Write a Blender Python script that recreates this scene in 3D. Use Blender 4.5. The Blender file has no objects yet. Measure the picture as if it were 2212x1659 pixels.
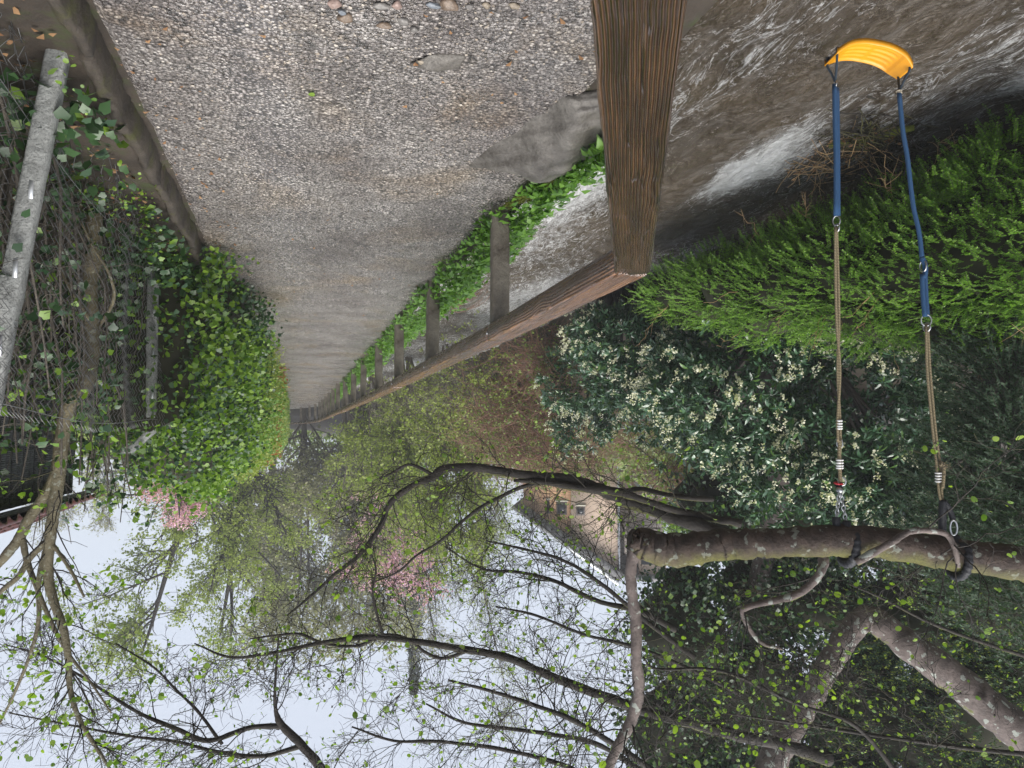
import bpy, bmesh, math, random
import numpy as np
from mathutils import Matrix, Vector

S = bpy.context.scene
COL = S.collection
rng = np.random.default_rng(11)
random.seed(5)

# ------------------------------------------------------------------ camera
# world: +Y runs along the footpath, the stream lies on the -X side, z = 0 is the path surface
YAW, PITCH, FPX = math.radians(16.9), math.radians(4.12), 1534.0
CAM = np.array([0.0, 0.0, 1.65])
FW = np.array([-math.sin(YAW) * math.cos(PITCH), math.cos(YAW) * math.cos(PITCH), -math.sin(PITCH)])
RT = np.array([math.cos(YAW), math.sin(YAW), 0.0])
UP = np.cross(RT, FW)
cam_d = bpy.data.cameras.new('camera')
cam_d.sensor_width = 36.0
cam_d.lens = FPX / 2212.0 * 36.0
cam_d.clip_start, cam_d.clip_end = 0.05, 2000.0
cam = bpy.data.objects.new('camera', cam_d)
COL.objects.link(cam)
mw = Matrix.Identity(4)
for i in range(3):                       # the photograph was taken upside down: rolled by 180 degrees
    mw[i][0], mw[i][1], mw[i][2], mw[i][3] = -RT[i], -UP[i], -FW[i], CAM[i]
cam.matrix_world = mw
S.camera = cam

# ------------------------------------------------------------------ overcast sky and soft sun
SUN_EL, SUN_AZ = math.radians(68), math.radians(185)     # azimuth measured clockwise from +Y
wd = bpy.data.worlds.new('World')
S.world = wd
wd.use_nodes = True
wn = wd.node_tree
bg = wn.nodes['Background']
sky = wn.nodes.new('ShaderNodeTexSky')
sky.sky_type = 'NISHITA'
sky.sun_disc = False
sky.sun_elevation, sky.sun_rotation = SUN_EL, SUN_AZ
sky.air_density, sky.dust_density, sky.ozone_density = 1.0, 3.0, 1.0
mixw = wn.nodes.new('ShaderNodeMix')
mixw.data_type = 'RGBA'
mixw.inputs[0].default_value = 0.92
wn.links.new(sky.outputs[0], mixw.inputs[6])
mixw.inputs[7].default_value = (1.55, 1.67, 1.90, 1)
wn.links.new(mixw.outputs[2], bg.inputs[0])
bg.inputs[1].default_value = 0.10
sun_d = bpy.data.lights.new('sun', 'SUN')
sun_d.energy, sun_d.angle, sun_d.color = 1.5, math.radians(55), (1.0, 0.96, 0.9)
sun = bpy.data.objects.new('sun', sun_d)
COL.objects.link(sun)
sdir = Vector((math.sin(SUN_AZ) * math.cos(SUN_EL), math.cos(SUN_AZ) * math.cos(SUN_EL), math.sin(SUN_EL)))
sun.rotation_euler = sdir.to_track_quat('Z', 'Y').to_euler()
S.view_settings.view_transform = 'Standard'
S.view_settings.look = 'None'
S.view_settings.exposure = 2.15
S.view_settings.gamma = 1.0
S.cycles.use_denoising = True
S.cycles.max_bounces = 4
S.cycles.diffuse_bounces = 2
S.cycles.glossy_bounces = 2
S.cycles.transmission_bounces = 3
S.cycles.transparent_max_bounces = 4


def W(tx, ty, d):
    """a point seen at (tx, ty) of the photograph (2212 px wide), d metres in front of the camera"""
    return CAM + (FW + RT * (1106 - tx) / FPX + UP * (ty - 829.5) / FPX) * d


def smooth(e0, e1, x):
    t = np.clip((x - e0) / (e1 - e0), 0, 1)
    return t * t * (3 - 2 * t)


def nrmz(a):
    return a / np.maximum(np.linalg.norm(a, axis=-1, keepdims=True), 1e-9)


# ------------------------------------------------------------------ materials
def mat(name):
    m = bpy.data.materials.new(name)
    m.use_nodes = True
    nt = m.node_tree
    return m, nt, nt.nodes['Principled BSDF']


def nd(nt, t, ins=None, **kw):
    n = nt.nodes.new(t)
    for k, v in kw.items():
        setattr(n, k, v)
    for k, v in (ins or {}).items():
        if hasattr(v, 'is_output'):
            nt.links.new(v, n.inputs[k])
        else:
            n.inputs[k].default_value = v
    return n


def ramp(nt, fac, stops):
    r = nt.nodes.new('ShaderNodeValToRGB')
    el = r.color_ramp.elements
    while len(el) < len(stops):
        el.new(0.5)
    for e, (p, c) in zip(el, stops):
        e.position = p
        e.color = c if len(c) == 4 else (*c, 1)
    nt.links.new(fac, r.inputs[0])
    return r.outputs[0]


def mixc(nt, f, a, b, blend='MIX'):
    n = nt.nodes.new('ShaderNodeMix')
    n.data_type = 'RGBA'
    n.blend_type = blend
    for i, v in ((0, f), (6, a), (7, b)):
        if hasattr(v, 'is_output'):
            nt.links.new(v, n.inputs[i])
        elif i == 0:
            n.inputs[i].default_value = v
        else:
            n.inputs[i].default_value = (*v, 1) if len(v) == 3 else v
    return n.outputs[2]


def math_(nt, op, a, b=None, clamp=False):
    n = nt.nodes.new('ShaderNodeMath')
    n.operation = op
    n.use_clamp = clamp
    for i, v in ((0, a), (1, b)):
        if v is None:
            continue
        if hasattr(v, 'is_output'):
            nt.links.new(v, n.inputs[i])
        else:
            n.inputs[i].default_value = v
    return n.outputs[0]


def objco(nt, scale=(1, 1, 1), rot=(0, 0, 0)):
    tc = nt.nodes.new('ShaderNodeTexCoord')
    mp = nd(nt, 'ShaderNodeMapping', {'Vector': tc.outputs['Object'], 'Scale': scale, 'Rotation': rot})
    return mp.outputs[0]


def noise(nt, co, scale, detail=4, rough=0.55, dist=0.0):
    return nd(nt, 'ShaderNodeTexNoise', {'Vector': co, 'Scale': scale, 'Detail': detail, 'Roughness': rough, 'Distortion': dist}).outputs[0]


def bump(nt, h, strength, dist, normal=None):
    ins = {'Height': h, 'Strength': strength, 'Distance': dist}
    if normal is not None:
        ins['Normal'] = normal
    return nd(nt, 'ShaderNodeBump', ins).outputs[0]


def simple(name, col, rough=0.6, var=0.25, scale=12, metal=0.0, bmp=0.0, bscale=60, spec=0.5):
    m, nt, b = mat(name)
    co = objco(nt)
    n1 = noise(nt, co, scale, 5)
    dark = tuple(c * (1 - var) for c in col)
    lite = tuple(min(1, c * (1 + var)) for c in col)
    nt.links.new(ramp(nt, n1, [(0.3, dark), (0.7, lite)]), b.inputs['Base Color'])
    b.inputs['Roughness'].default_value = rough
    b.inputs['Metallic'].default_value = metal
    b.inputs['Specular IOR Level'].default_value = spec
    if bmp:
        nt.links.new(bump(nt, noise(nt, co, bscale, 4), bmp, 0.01), b.inputs['Normal'])
    return m


def leafm(name, c1, c2, rough=0.45, transl=0.35, spec=0.4, c3=None, f3=0.06):
    m, nt, b = mat(name)
    at = nd(nt, 'ShaderNodeAttribute', attribute_name='rnd')
    stops = [(0.0, c1), (0.9 if c3 else 1.0, c2)]
    if c3:
        stops = [(0.0, c1), (1 - f3 - 0.02, c2), (1 - f3, c3)]
    c = ramp(nt, at.outputs['Fac'], stops)
    nt.links.new(c, b.inputs['Base Color'])
    b.inputs['Roughness'].default_value = rough
    b.inputs['Specular IOR Level'].default_value = spec
    tr = nt.nodes.new('ShaderNodeBsdfTranslucent')
    tc = mixc(nt, 1.0, c, (1.15, 1.25, 0.55), 'MULTIPLY')
    nt.links.new(tc, tr.inputs['Color'])
    mx = nt.nodes.new('ShaderNodeMixShader')
    mx.inputs[0].default_value = transl
    nt.links.new(b.outputs[0], mx.inputs[1])
    nt.links.new(tr.outputs[0], mx.inputs[2])
    nt.links.new(mx.outputs[0], nt.nodes['Material Output'].inputs[0])
    return m


def barkm(name, c1, c2, moss=None, rough=0.75, sc=14.0, lichen=None, mossn=(0.15, 0.75)):
    m, nt, b = mat(name)
    co = objco(nt)
    n1 = noise(nt, co, sc, 6, 0.65)
    col = ramp(nt, n1, [(0.32, c1), (0.68, c2)])
    if lichen:
        vz = nd(nt, 'ShaderNodeTexNoise', {'Vector': co, 'Scale': sc * 1.7, 'Detail': 3, 'Roughness': 0.5})
        lf = ramp(nt, vz.outputs[0], [(0.60, (0, 0, 0)), (0.64, (1, 1, 1))])
        col = mixc(nt, lf, col, lichen)
    if moss:
        g = nt.nodes.new('ShaderNodeNewGeometry')
        sx = nd(nt, 'ShaderNodeSeparateXYZ', {0: g.outputs['Normal']})
        n2 = noise(nt, co, 5.0, 4)
        s = math_(nt, 'ADD', sx.outputs[2], math_(nt, 'MULTIPLY', math_(nt, 'SUBTRACT', n2, 0.5), 2.2))
        mf = ramp(nt, s, [(mossn[0], (0, 0, 0)), (mossn[1], (1, 1, 1))])
        n3 = noise(nt, co, 90, 3)
        mcol = ramp(nt, n3, [(0.3, tuple(v * 0.5 for v in moss)), (0.7, moss)])
        col = mixc(nt, mf, col, mcol)
    nt.links.new(col, b.inputs['Base Color'])
    b.inputs['Roughness'].default_value = rough
    nt.links.new(bump(nt, noise(nt, co, sc * 4, 5, 0.7), 0.7, 0.02), b.inputs['Normal'])
    return m


def gravelm():
    m, nt, b = mat('wet_gravel')
    co = objco(nt)
    v1 = nd(nt, 'ShaderNodeTexVoronoi', {'Vector': co, 'Scale': 62.0, 'Randomness': 1.0})
    v2 = nd(nt, 'ShaderNodeTexVoronoi', {'Vector': co, 'Scale': 190.0})
    sep = nd(nt, 'ShaderNodeSeparateXYZ', {0: v1.outputs['Color']})
    sep2 = nd(nt, 'ShaderNodeSeparateXYZ', {0: v2.outputs['Color']})
    peb = ramp(nt, sep.outputs[0], [(0.0, (0.035, 0.031, 0.031)), (0.35, (0.15, 0.135, 0.13)), (0.65, (0.36, 0.33, 0.315)),
                                    (0.88, (0.56, 0.52, 0.49)), (1.0, (0.75, 0.71, 0.66))])
    grit = ramp(nt, sep2.outputs[1], [(0.0, (0.050, 0.045, 0.044)), (0.55, (0.28, 0.255, 0.245)), (1.0, (0.62, 0.58, 0.54))])
    big = noise(nt, co, 1.3, 5, 0.6)
    mid = noise(nt, co, 9.0, 4, 0.6)
    col = mixc(nt, ramp(nt, mid, [(0.38, (0, 0, 0)), (0.6, (1, 1, 1))]), grit, peb)
    # ochre sandy patches and darker dirty patches
    n3 = noise(nt, co, 0.9, 4, 0.6, 0.6)
    col = mixc(nt, ramp(nt, n3, [(0.53, (0, 0, 0)), (0.70, (0.8, 0.8, 0.8))]), col, (0.62, 0.44, 0.20), 'SOFT_LIGHT')
    gap = ramp(nt, v1.outputs['Distance'], [(0.30, (1, 1, 1)), (0.62, (0.30, 0.28, 0.27))])
    col = mixc(nt, 1.0, col, gap, 'MULTIPLY')
    col = mixc(nt, ramp(nt, big, [(0.36, (0.75, 0.75, 0.75)), (0.56, (0, 0, 0))]), col, (0.50, 0.45, 0.45), 'MULTIPLY')
    # a film of rain water running down one wheel track and lying in hollows
    sx = nd(nt, 'ShaderNodeSeparateXYZ', {0: co})
    xc = math_(nt, 'ADD', math_(nt, 'MULTIPLY', math_(nt, 'SUBTRACT', sx.outputs[1], 3.0), -0.045), 0.24)
    dx = math_(nt, 'ABSOLUTE', math_(nt, 'SUBTRACT', sx.outputs[0], xc))
    trk = math_(nt, 'SUBTRACT', 1.0, math_(nt, 'MULTIPLY', dx, 4.2), clamp=True)
    fade = nd(nt, 'ShaderNodeMapRange', {0: sx.outputs[1], 1: 4.2, 2: 8.0, 3: 1.0, 4: 0.25}).outputs[0]
    wet = math_(nt, 'ADD', math_(nt, 'MULTIPLY', math_(nt, 'MULTIPLY', trk, fade), 0.30), math_(nt, 'MULTIPLY', noise(nt, co, 2.4, 7, 0.75), 0.78))
    wet = math_(nt, 'ADD', wet, math_(nt, 'MULTIPLY', v1.outputs['Distance'], 0.35))
    wf = ramp(nt, wet, [(0.54, (0, 0, 0)), (0.78, (1, 1, 1))])
    nt.links.new(col, b.inputs["Base Color"])
    rr = nd(nt, 'ShaderNodeMapRange', {0: wf, 1: 0.0, 2: 1.0, 3: 0.32, 4: 0.10})
    nt.links.new(rr.outputs[0], b.inputs['Roughness'])
    h = math_(nt, 'ADD', math_(nt, 'MULTIPLY', math_(nt, 'SUBTRACT', 1.0, v1.outputs['Distance']), 1.0),
              math_(nt, 'MULTIPLY', math_(nt, 'SUBTRACT', 1.0, v2.outputs['Distance']), 0.45))
    st = math_(nt, 'SUBTRACT', 1.0, math_(nt, 'MULTIPLY', wf, 0.55))
    bn = nd(nt, 'ShaderNodeBump', {'Height': h, 'Strength': st, 'Distance': 0.014})
    nt.links.new(bn.outputs[0], b.inputs['Normal'])
    ior = nd(nt, 'ShaderNodeMapRange', {0: wf, 1: 0.0, 2: 1.0, 3: 1.7, 4: 2.6})
    nt.links.new(ior.outputs[0], b.inputs['IOR'])
    return m


def waterm():
    m, nt, b = mat('muddy_flood_water')
    co = objco(nt, (1.0, 0.30, 1.0), (0, 0, 0.12))
    co2 = objco(nt)
    at = nd(nt, 'ShaderNodeAttribute', attribute_name='foam')
    n1 = noise(nt, co, 5.5, 6, 0.68, 1.4)
    n2 = noise(nt, co, 24.0, 5, 0.72, 1.4)
    f = math_(nt, 'ADD', math_(nt, 'MULTIPLY', at.outputs['Fac'], 0.95), math_(nt, 'MULTIPLY', n1, 0.42))
    f = math_(nt, 'ADD', f, math_(nt, 'MULTIPLY', n2, 0.44))
    fil = ramp(nt, math_(nt, 'ABSOLUTE', math_(nt, 'SUBTRACT', noise(nt, co, 4.6, 5, 0.65, 1.3), 0.5)), [(0.0, (0.22, 0.22, 0.22)), (0.030, (0, 0, 0))])
    f = math_(nt, 'ADD', f, math_(nt, 'MULTIPLY', fil, math_(nt, 'MULTIPLY', n2, 1.4)))
    ff = ramp(nt, f, [(0.63, (0, 0, 0)), (0.74, (0.40, 0.40, 0.40)), (0.95, (0.92, 0.92, 0.92))])
    silt = noise(nt, co2, 1.1, 4, 0.6)
    base = ramp(nt, silt, [(0.3, (0.055, 0.039, 0.023)), (0.7, (0.100, 0.072, 0.044))])
    col = mixc(nt, ff, base, (0.78, 0.79, 0.80))
    nt.links.new(col, b.inputs['Base Color'])
    rr = nd(nt, 'ShaderNodeMapRange', {0: ff, 1: 0.0, 2: 1.0, 3: 0.06, 4: 0.45})
    nt.links.new(rr.outputs[0], b.inputs['Roughness'])
    b.inputs['IOR'].default_value = 2.1
    h = math_(nt, 'ADD', noise(nt, co, 11.0, 6, 0.62, 1.0), math_(nt, 'MULTIPLY', noise(nt, co, 38.0, 4, 0.6, 0.8), 0.35))
    nt.links.new(bump(nt, h, 1.0, 0.16), b.inputs['Normal'])
    return m


def woodm(name, c1, c2, c3, rough, ringscale, knots=True):
    """weathered softwood; grain runs along the object's local Y"""
    m, nt, b = mat(name)
    tc = nt.nodes.new('ShaderNodeTexCoord')
    mp = nd(nt, 'ShaderNodeMapping', {'Vector': tc.outputs['Object'], 'Scale': (1, 0.09, 1)})
    wob = noise(nt, mp.outputs[0], 9.0, 3, 0.5)
    kn = nd(nt, 'ShaderNodeTexVoronoi', {'Vector': nd(nt, 'ShaderNodeMapping', {'Vector': tc.outputs['Object'], 'Scale': (6.0, 2.3, 0.0)}).outputs[0], 'Scale': 1.0})
    kd = math_(nt, 'MULTIPLY', kn.outputs['Distance'], 1.0)
    kpush = ramp(nt, kd, [(0.04, (1, 1, 1)), (0.42, (0, 0, 0))])
    sx = nd(nt, 'ShaderNodeSeparateXYZ', {0: tc.outputs['Object']})
    u = math_(nt, 'ADD', sx.outputs[0], math_(nt, 'MULTIPLY', sx.outputs[2], 0.9))
    ph = math_(nt, 'ADD', math_(nt, 'MULTIPLY', u, ringscale), math_(nt, 'MULTIPLY', wob, 9.0))
    if knots:
        ph = math_(nt, 'ADD', ph, math_(nt, 'MULTIPLY', kpush, 7.0))
    ring = math_(nt, 'ADD', math_(nt, 'MULTIPLY', math_(nt, 'SINE', ph), 0.5), 0.5)
    fine = noise(nt, nd(nt, 'ShaderNodeMapping', {'Vector': tc.outputs['Object'], 'Scale': (1, 0.02, 1)}).outputs[0], 260.0, 4, 0.6)
    col = ramp(nt, ring, [(0.0, c1), (0.55, c2), (1.0, c3)])
    blot = noise(nt, mp.outputs[0], 22.0, 5, 0.65)
    col = mixc(nt, ramp(nt, blot, [(0.40, (0.8, 0.8, 0.8)), (0.62, (0, 0, 0))]), col, tuple(v * 0.45 for v in c1))
    if knots:
        col = mixc(nt, ramp(nt, kd, [(0.08, (1, 1, 1)), (0.16, (0, 0, 0))]), col, tuple(v * 0.25 for v in c1))
    # dark drying cracks across and along the grain
    cr = noise(nt, nd(nt, 'ShaderNodeMapping', {'Vector': tc.outputs['Object'], 'Scale': (1.0, 0.05, 1.0)}).outputs[0], 16.0, 3, 0.5)
    crm = ramp(nt, math_(nt, 'ABSOLUTE', math_(nt, 'SUBTRACT', cr, 0.5)), [(0.0, (0.75, 0.75, 0.75)), (0.012, (0, 0, 0))])
    col = mixc(nt, crm, col, tuple(v * 0.3 for v in c1))
    nt.links.new(col, b.inputs['Base Color'])
    rv = nd(nt, 'ShaderNodeMapRange', {0: blot, 1: 0.3, 2: 0.7, 3: rough * 1.5, 4: rough * 0.6})
    nt.links.new(rv.outputs[0], b.inputs['Roughness'])
    h = math_(nt, 'ADD', math_(nt, 'MULTIPLY', ring, 1.0), math_(nt, 'MULTIPLY', fine, 0.5))
    h = math_(nt, 'SUBTRACT', h, crm)
    nt.links.new(bump(nt, h, 1.0, 0.006), b.inputs['Normal'])
    b.inputs['IOR'].default_value = 2.3
    return m


def stonem(name, c1, c2, rough=0.5, moss=None, sc=7.0, speck=True):
    m, nt, b = mat(name)
    co = objco(nt)
    n1 = noise(nt, co, sc, 8, 0.65, 0.4)
    col = ramp(nt, n1, [(0.3, c1), (0.7, c2)])
    if speck:
        v = nd(nt, 'ShaderNodeTexVoronoi', {'Vector': co, 'Scale': 160.0})
        s2 = nd(nt, 'ShaderNodeSeparateXYZ', {0: v.outputs['Color']})
        col = mixc(nt, ramp(nt, s2.outputs[0], [(0.55, (0, 0, 0)), (0.95, (0.35, 0.35, 0.35))]), col, (0.02, 0.02, 0.018))
    if moss:
        n2 = noise(nt, co, 6.0, 5, 0.65)
        col = mixc(nt, ramp(nt, n2, [(0.52, (0, 0, 0)), (0.66, (0.9, 0.9, 0.9))]), col, moss)
    nt.links.new(col, b.inputs['Base Color'])
    b.inputs['Roughness'].default_value = rough
    hh = math_(nt, 'ADD', n1, math_(nt, 'MULTIPLY', noise(nt, co, sc * 8, 6, 0.7), 0.3))
    nt.links.new(bump(nt, hh, 0.8, 0.03), b.inputs['Normal'])
    return m


def ropem(name, col, sc=240.0):
    m, nt, b = mat(name)
    co = objco(nt, (1, 1, 1), (0.55, 0.5, 0))
    w = nd(nt, 'ShaderNodeTexWave', {'Vector': co, 'Scale': sc / 6.28, 'Distortion': 1.2, 'Detail': 2}, wave_type='BANDS', bands_direction='Z')
    nt.links.new(ramp(nt, w.outputs[1], [(0.1, tuple(v * 0.35 for v in col)), (0.7, col)]), b.inputs['Base Color'])
    b.inputs['Roughness'].default_value = 0.85
    nt.links.new(bump(nt, w.outputs[1], 0.8, 0.004), b.inputs['Normal'])
    return m


MT = dict(
    gravel=gravelm(), water=waterm(),
    soil=stonem('wet_soil', (0.022, 0.016, 0.011), (0.060, 0.045, 0.032), 0.75, moss=(0.035, 0.045, 0.012), sc=3.0),
    boulder=stonem('grey_boulder', (0.050, 0.043, 0.036), (0.20, 0.185, 0.165), 0.38, sc=5.0),
    kerb=stonem('mossy_concrete', (0.025, 0.019, 0.014), (0.080, 0.064, 0.048), 0.7, moss=(0.055, 0.056, 0.012)),
    concrete=stonem('pale_concrete', (0.20, 0.205, 0.195), (0.40, 0.41, 0.395), 0.65, sc=16),
    rustpost=stonem('stained_concrete', (0.060, 0.046, 0.033), (0.26, 0.235, 0.19), 0.6, sc=4.0),
    moss=simple('yellow_green_moss', (0.17, 0.19, 0.03), 0.95, 0.5, 60, bmp=1.0, bscale=180),
    beam=woodm('wet_beam_wood', (0.045, 0.023, 0.012), (0.075, 0.038, 0.019), (0.125, 0.064, 0.030), 0.15, 700.0),
    beam2=woodm('wet_rail_wood', (0.11, 0.045, 0.018), (0.20, 0.090, 0.036), (0.31, 0.150, 0.062), 0.24, 420.0),
    board=woodm('dark_shed_board', (0.010, 0.008, 0.008), (0.020, 0.016, 0.014), (0.035, 0.028, 0.024), 0.7, 420.0, False),
    timber=woodm('house_timber', (0.06, 0.035, 0.024), (0.13, 0.08, 0.055), (0.19, 0.12, 0.085), 0.6, 160.0, False),
    yellow=simple('yellow_plastic', (0.62, 0.27, 0.008), 0.33, 0.06, 30),
    blue=ropem('blue_webbing', (0.025, 0.10, 0.24), 420.0),
    navy=ropem('navy_cord', (0.030, 0.055, 0.085), 500.0),
    rope=ropem('hemp_rope', (0.33, 0.27, 0.16), 300.0),
    twine=simple('pale_twine', (0.35, 0.31, 0.24), 0.8, 0.2, 80),
    steel=simple('galvanised_steel', (0.55, 0.56, 0.57), 0.32, 0.15, 40, metal=1.0),
    wire=simple('dull_wire', (0.20, 0.20, 0.20), 0.5, 0.3, 30, metal=0.6),
    black=simple('black_webbing', (0.016, 0.017, 0.022), 0.6, 0.3, 40, bmp=0.4, bscale=140),
    red=simple('red_band', (0.45, 0.02, 0.03), 0.4, 0.1, 30),
    white=simple('white_tape', (0.75, 0.75, 0.74), 0.5, 0.06, 30),
    bark=barkm('wet_dark_bark', (0.012, 0.010, 0.009), (0.045, 0.037, 0.030), moss=(0.10, 0.10, 0.02), mossn=(0.75, 1.35)),
    limb=barkm('mossy_alder_bark', (0.022, 0.015, 0.012), (0.095, 0.066, 0.052), moss=(0.13, 0.125, 0.025), lichen=(0.20, 0.21, 0.18), sc=11, mossn=(0.1, 1.0)),
    limb2=barkm('lichened_alder_bark', (0.07, 0.055, 0.05), (0.20, 0.16, 0.145), moss=(0.17, 0.18, 0.05), lichen=(0.36, 0.38, 0.34), sc=10, mossn=(0.85, 1.5)),
    hazel=barkm('olive_hazel_bark', (0.075, 0.062, 0.030), (0.17, 0.145, 0.085), lichen=(0.22, 0.22, 0.17), rough=0.5, sc=18),
    twig=barkm('grey_twigs', (0.060, 0.052, 0.042), (0.14, 0.12, 0.095)),
    twigred=simple('red_brown_stems', (0.17, 0.088, 0.055), 0.55, 0.4, 30),
    straw=simple('straw_stems', (0.36, 0.24, 0.12), 0.6, 0.3, 30),
    plaster=simple('buff_render', (0.52, 0.40, 0.31), 0.9, 0.10, 6, bmp=0.5, bscale=120),
    orange=simple('orange_render', (0.60, 0.37, 0.21), 0.9, 0.08, 6, bmp=0.5, bscale=120),
    cream=simple('cream_reveal', (0.70, 0.66, 0.55), 0.8, 0.05, 10),
    slate=simple('grey_roofing', (0.13, 0.13, 0.135), 0.5, 0.3, 8),
    zinc=simple('zinc_flashing', (0.60, 0.62, 0.64), 0.35, 0.1, 8, metal=0.5),
    tile=simple('brown_red_tile', (0.10, 0.035, 0.028), 0.45, 0.35, 10),
    glassd=simple('dark_window_glass', (0.02, 0.024, 0.028), 0.05, 0.2, 3),
    glassl=simple('pale_glass_panel', (0.42, 0.46, 0.45), 0.15, 0.15, 3),
    litter=leafm('dead_leaf', (0.16, 0.075, 0.03), (0.34, 0.20, 0.10), 0.6, 0.15),
    elder=leafm('ground_elder_leaf', (0.060, 0.15, 0.020), (0.16, 0.32, 0.045), 0.36, 0.35, 0.5),
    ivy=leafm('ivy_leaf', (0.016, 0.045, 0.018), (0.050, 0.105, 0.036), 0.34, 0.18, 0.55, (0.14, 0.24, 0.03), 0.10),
    ivyl=leafm('bright_ivy_leaf', (0.07, 0.16, 0.022), (0.24, 0.38, 0.045), 0.36, 0.40, 0.5),  # brighter yellow-green ivy leaf colour
    beech=leafm('brown_beech_leaf', (0.22, 0.075, 0.022), (0.42, 0.17, 0.05), 0.6, 0.3),
    laurel=leafm('laurel_leaf', (0.030, 0.075, 0.040), (0.085, 0.165, 0.090), 0.22, 0.14, 1.0, (0.11, 0.21, 0.05), 0.07),
    blossom=leafm('cream_blossom', (0.62, 0.61, 0.46), (0.84, 0.83, 0.70), 0.7, 0.3),
    lonicera=leafm('small_box_leaf', (0.070, 0.18, 0.022), (0.26, 0.46, 0.06), 0.36, 0.45, 0.6),
    cypress=leafm('feathery_spray', (0.028, 0.060, 0.034), (0.075, 0.13, 0.068), 0.55, 0.25),
    young=leafm('young_leaf', (0.20, 0.26, 0.055), (0.36, 0.42, 0.12), 0.45, 0.45),
    alder=leafm('alder_leaf', (0.11, 0.22, 0.03), (0.32, 0.46, 0.07), 0.40, 0.50),
    bud=leafm('grey_green_bud', (0.20, 0.20, 0.12), (0.36, 0.36, 0.22), 0.6, 0.40),
    pink=leafm('pink_blossom', (0.60, 0.30, 0.48), (0.86, 0.60, 0.76), 0.6, 0.40),
    spruce=leafm('dark_needles', (0.022, 0.040, 0.026), (0.050, 0.075, 0.042), 0.6, 0.15),
    bramble=leafm('bramble_leaf', (0.10, 0.17, 0.04), (0.27, 0.35, 0.09), 0.45, 0.35),
    brown=leafm('shade_core_fill', (0.016, 0.018, 0.009), (0.034, 0.032, 0.015), 0.8, 0.05),  # opaque filler; the shade between leaves is put into its dark colour
)


# ------------------------------------------------------------------ mesh helpers
class MB:
    def __init__(s):
        s.v, s.f, s.n, s.r = [], [], 0, []

    def add(s, v, f, r=None):
        v = np.asarray(v, float).reshape(-1, 3)
        f = np.asarray(f, np.int64)
        s.v.append(v)
        s.f.append(f + s.n)
        s.n += len(v)
        s.r.append(np.full(len(v), 0.5) if r is None else np.broadcast_to(np.asarray(r, float), (len(v),)))
        return s

    def box(s, c, size, rz=0.0, bev=0.0):
        x, y, z = np.array(size) / 2.0
        if bev:
            pts = []
            for sz in (-1, 1):
                for (a, b_) in ((-1, -1), (1, -1), (1, 1), (-1, 1)):
                    pts.append((a * (x - bev), b_ * (y - bev), sz * z))
            for sz in (-1, 1):
                for (a, b_) in ((-1, -1), (1, -1), (1, 1), (-1, 1)):
                    pts.append((a * x, b_ * (y - bev), sz * (z - bev)))
            for sz in (-1, 1):
                for (a, b_) in ((-1, -1), (1, -1), (1, 1), (-1, 1)):
                    pts.append((a * (x - bev), b_ * y, sz * (z - bev)))
            bm = bmesh.new()
            for p in pts:
                bm.verts.new(p)
            bmesh.ops.convex_hull(bm, input=bm.verts)
            bmesh.ops.dissolve_limit(bm, angle_limit=0.01, verts=bm.verts, edges=bm.edges)
            bm.verts.index_update()
            v = np.array([q.co[:] for q in bm.verts])
            fs = [[q.index for q in f.verts] for f in bm.faces]
            bm.free()
        else:
            v = np.array([(a * x, b_ * y, c_ * z) for a in (-1, 1) for b_ in (-1, 1) for c_ in (-1, 1)])
            fs = [[0, 1, 3, 2], [4, 6, 7, 5], [0, 4, 5, 1], [2, 3, 7, 6], [0, 2, 6, 4], [1, 5, 7, 3]]
        cr, sr = math.cos(rz), math.sin(rz)
        v = np.stack([v[:, 0] * cr - v[:, 1] * sr, v[:, 0] * sr + v[:, 1] * cr, v[:, 2]], 1) + np.array(c)
        s.v.append(v)
        for f in fs:
            s.f.append(np.array([f]) + s.n)
        s.r.append(np.full(len(v), 0.5))
        s.n += len(v)
        return s

    def hull(s, pts):
        bm = bmesh.new()
        for p in pts:
            bm.verts.new(tuple(p))
        bmesh.ops.convex_hull(bm, input=bm.verts)
        bmesh.ops.delete(bm, geom=[q for q in bm.verts if not q.link_faces], context='VERTS')
        bm.verts.index_update()
        v = np.array([q.co[:] for q in bm.verts])
        f = [[q.index for q in f_.verts] for f_ in bm.faces]
        bm.free()
        return s.add(v, f)

    def build(s, name, m, parent=None, sm=False, loc=None):
        me = bpy.data.meshes.new(name)
        V = np.concatenate(s.v)
        if loc is not None:
            V = V - np.array(loc)
        lt = np.concatenate([np.full(len(f), f.shape[1]) for f in s.f])
        ll = np.concatenate([f.ravel() for f in s.f])
        me.vertices.add(len(V))
        me.vertices.foreach_set('co', V.astype(np.float32).ravel())
        me.loops.add(len(ll))
        me.loops.foreach_set('vertex_index', ll.astype(np.int32))
        me.polygons.add(len(lt))
        ls = np.zeros(len(lt), np.int32)
        ls[1:] = np.cumsum(lt)[:-1]
        me.polygons.foreach_set('loop_start', ls)
        if sm:
            me.polygons.foreach_set('use_smooth', np.ones(len(lt), bool))
        a = me.attributes.new('rnd', 'FLOAT', 'POINT')
        a.data.foreach_set('value', np.concatenate(s.r).astype(np.float32))
        me.update(calc_edges=True)
        me.materials.append(MT[m] if isinstance(m, str) else m)
        return obj(name, me, parent, loc)


def obj(name, me, parent=None, loc=None):
    o = bpy.data.objects.new(name, me)
    COL.objects.link(o)
    if parent is not None:
        o.parent = parent
        base = Vector((0, 0, 0))
        q = parent
        while q is not None:
            base += q.location
            q = q.parent
        o.location = (Vector([float(t) for t in loc]) if loc is not None else Vector((0, 0, 0))) - base
    elif loc is not None:
        o.location = loc
    return o


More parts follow.
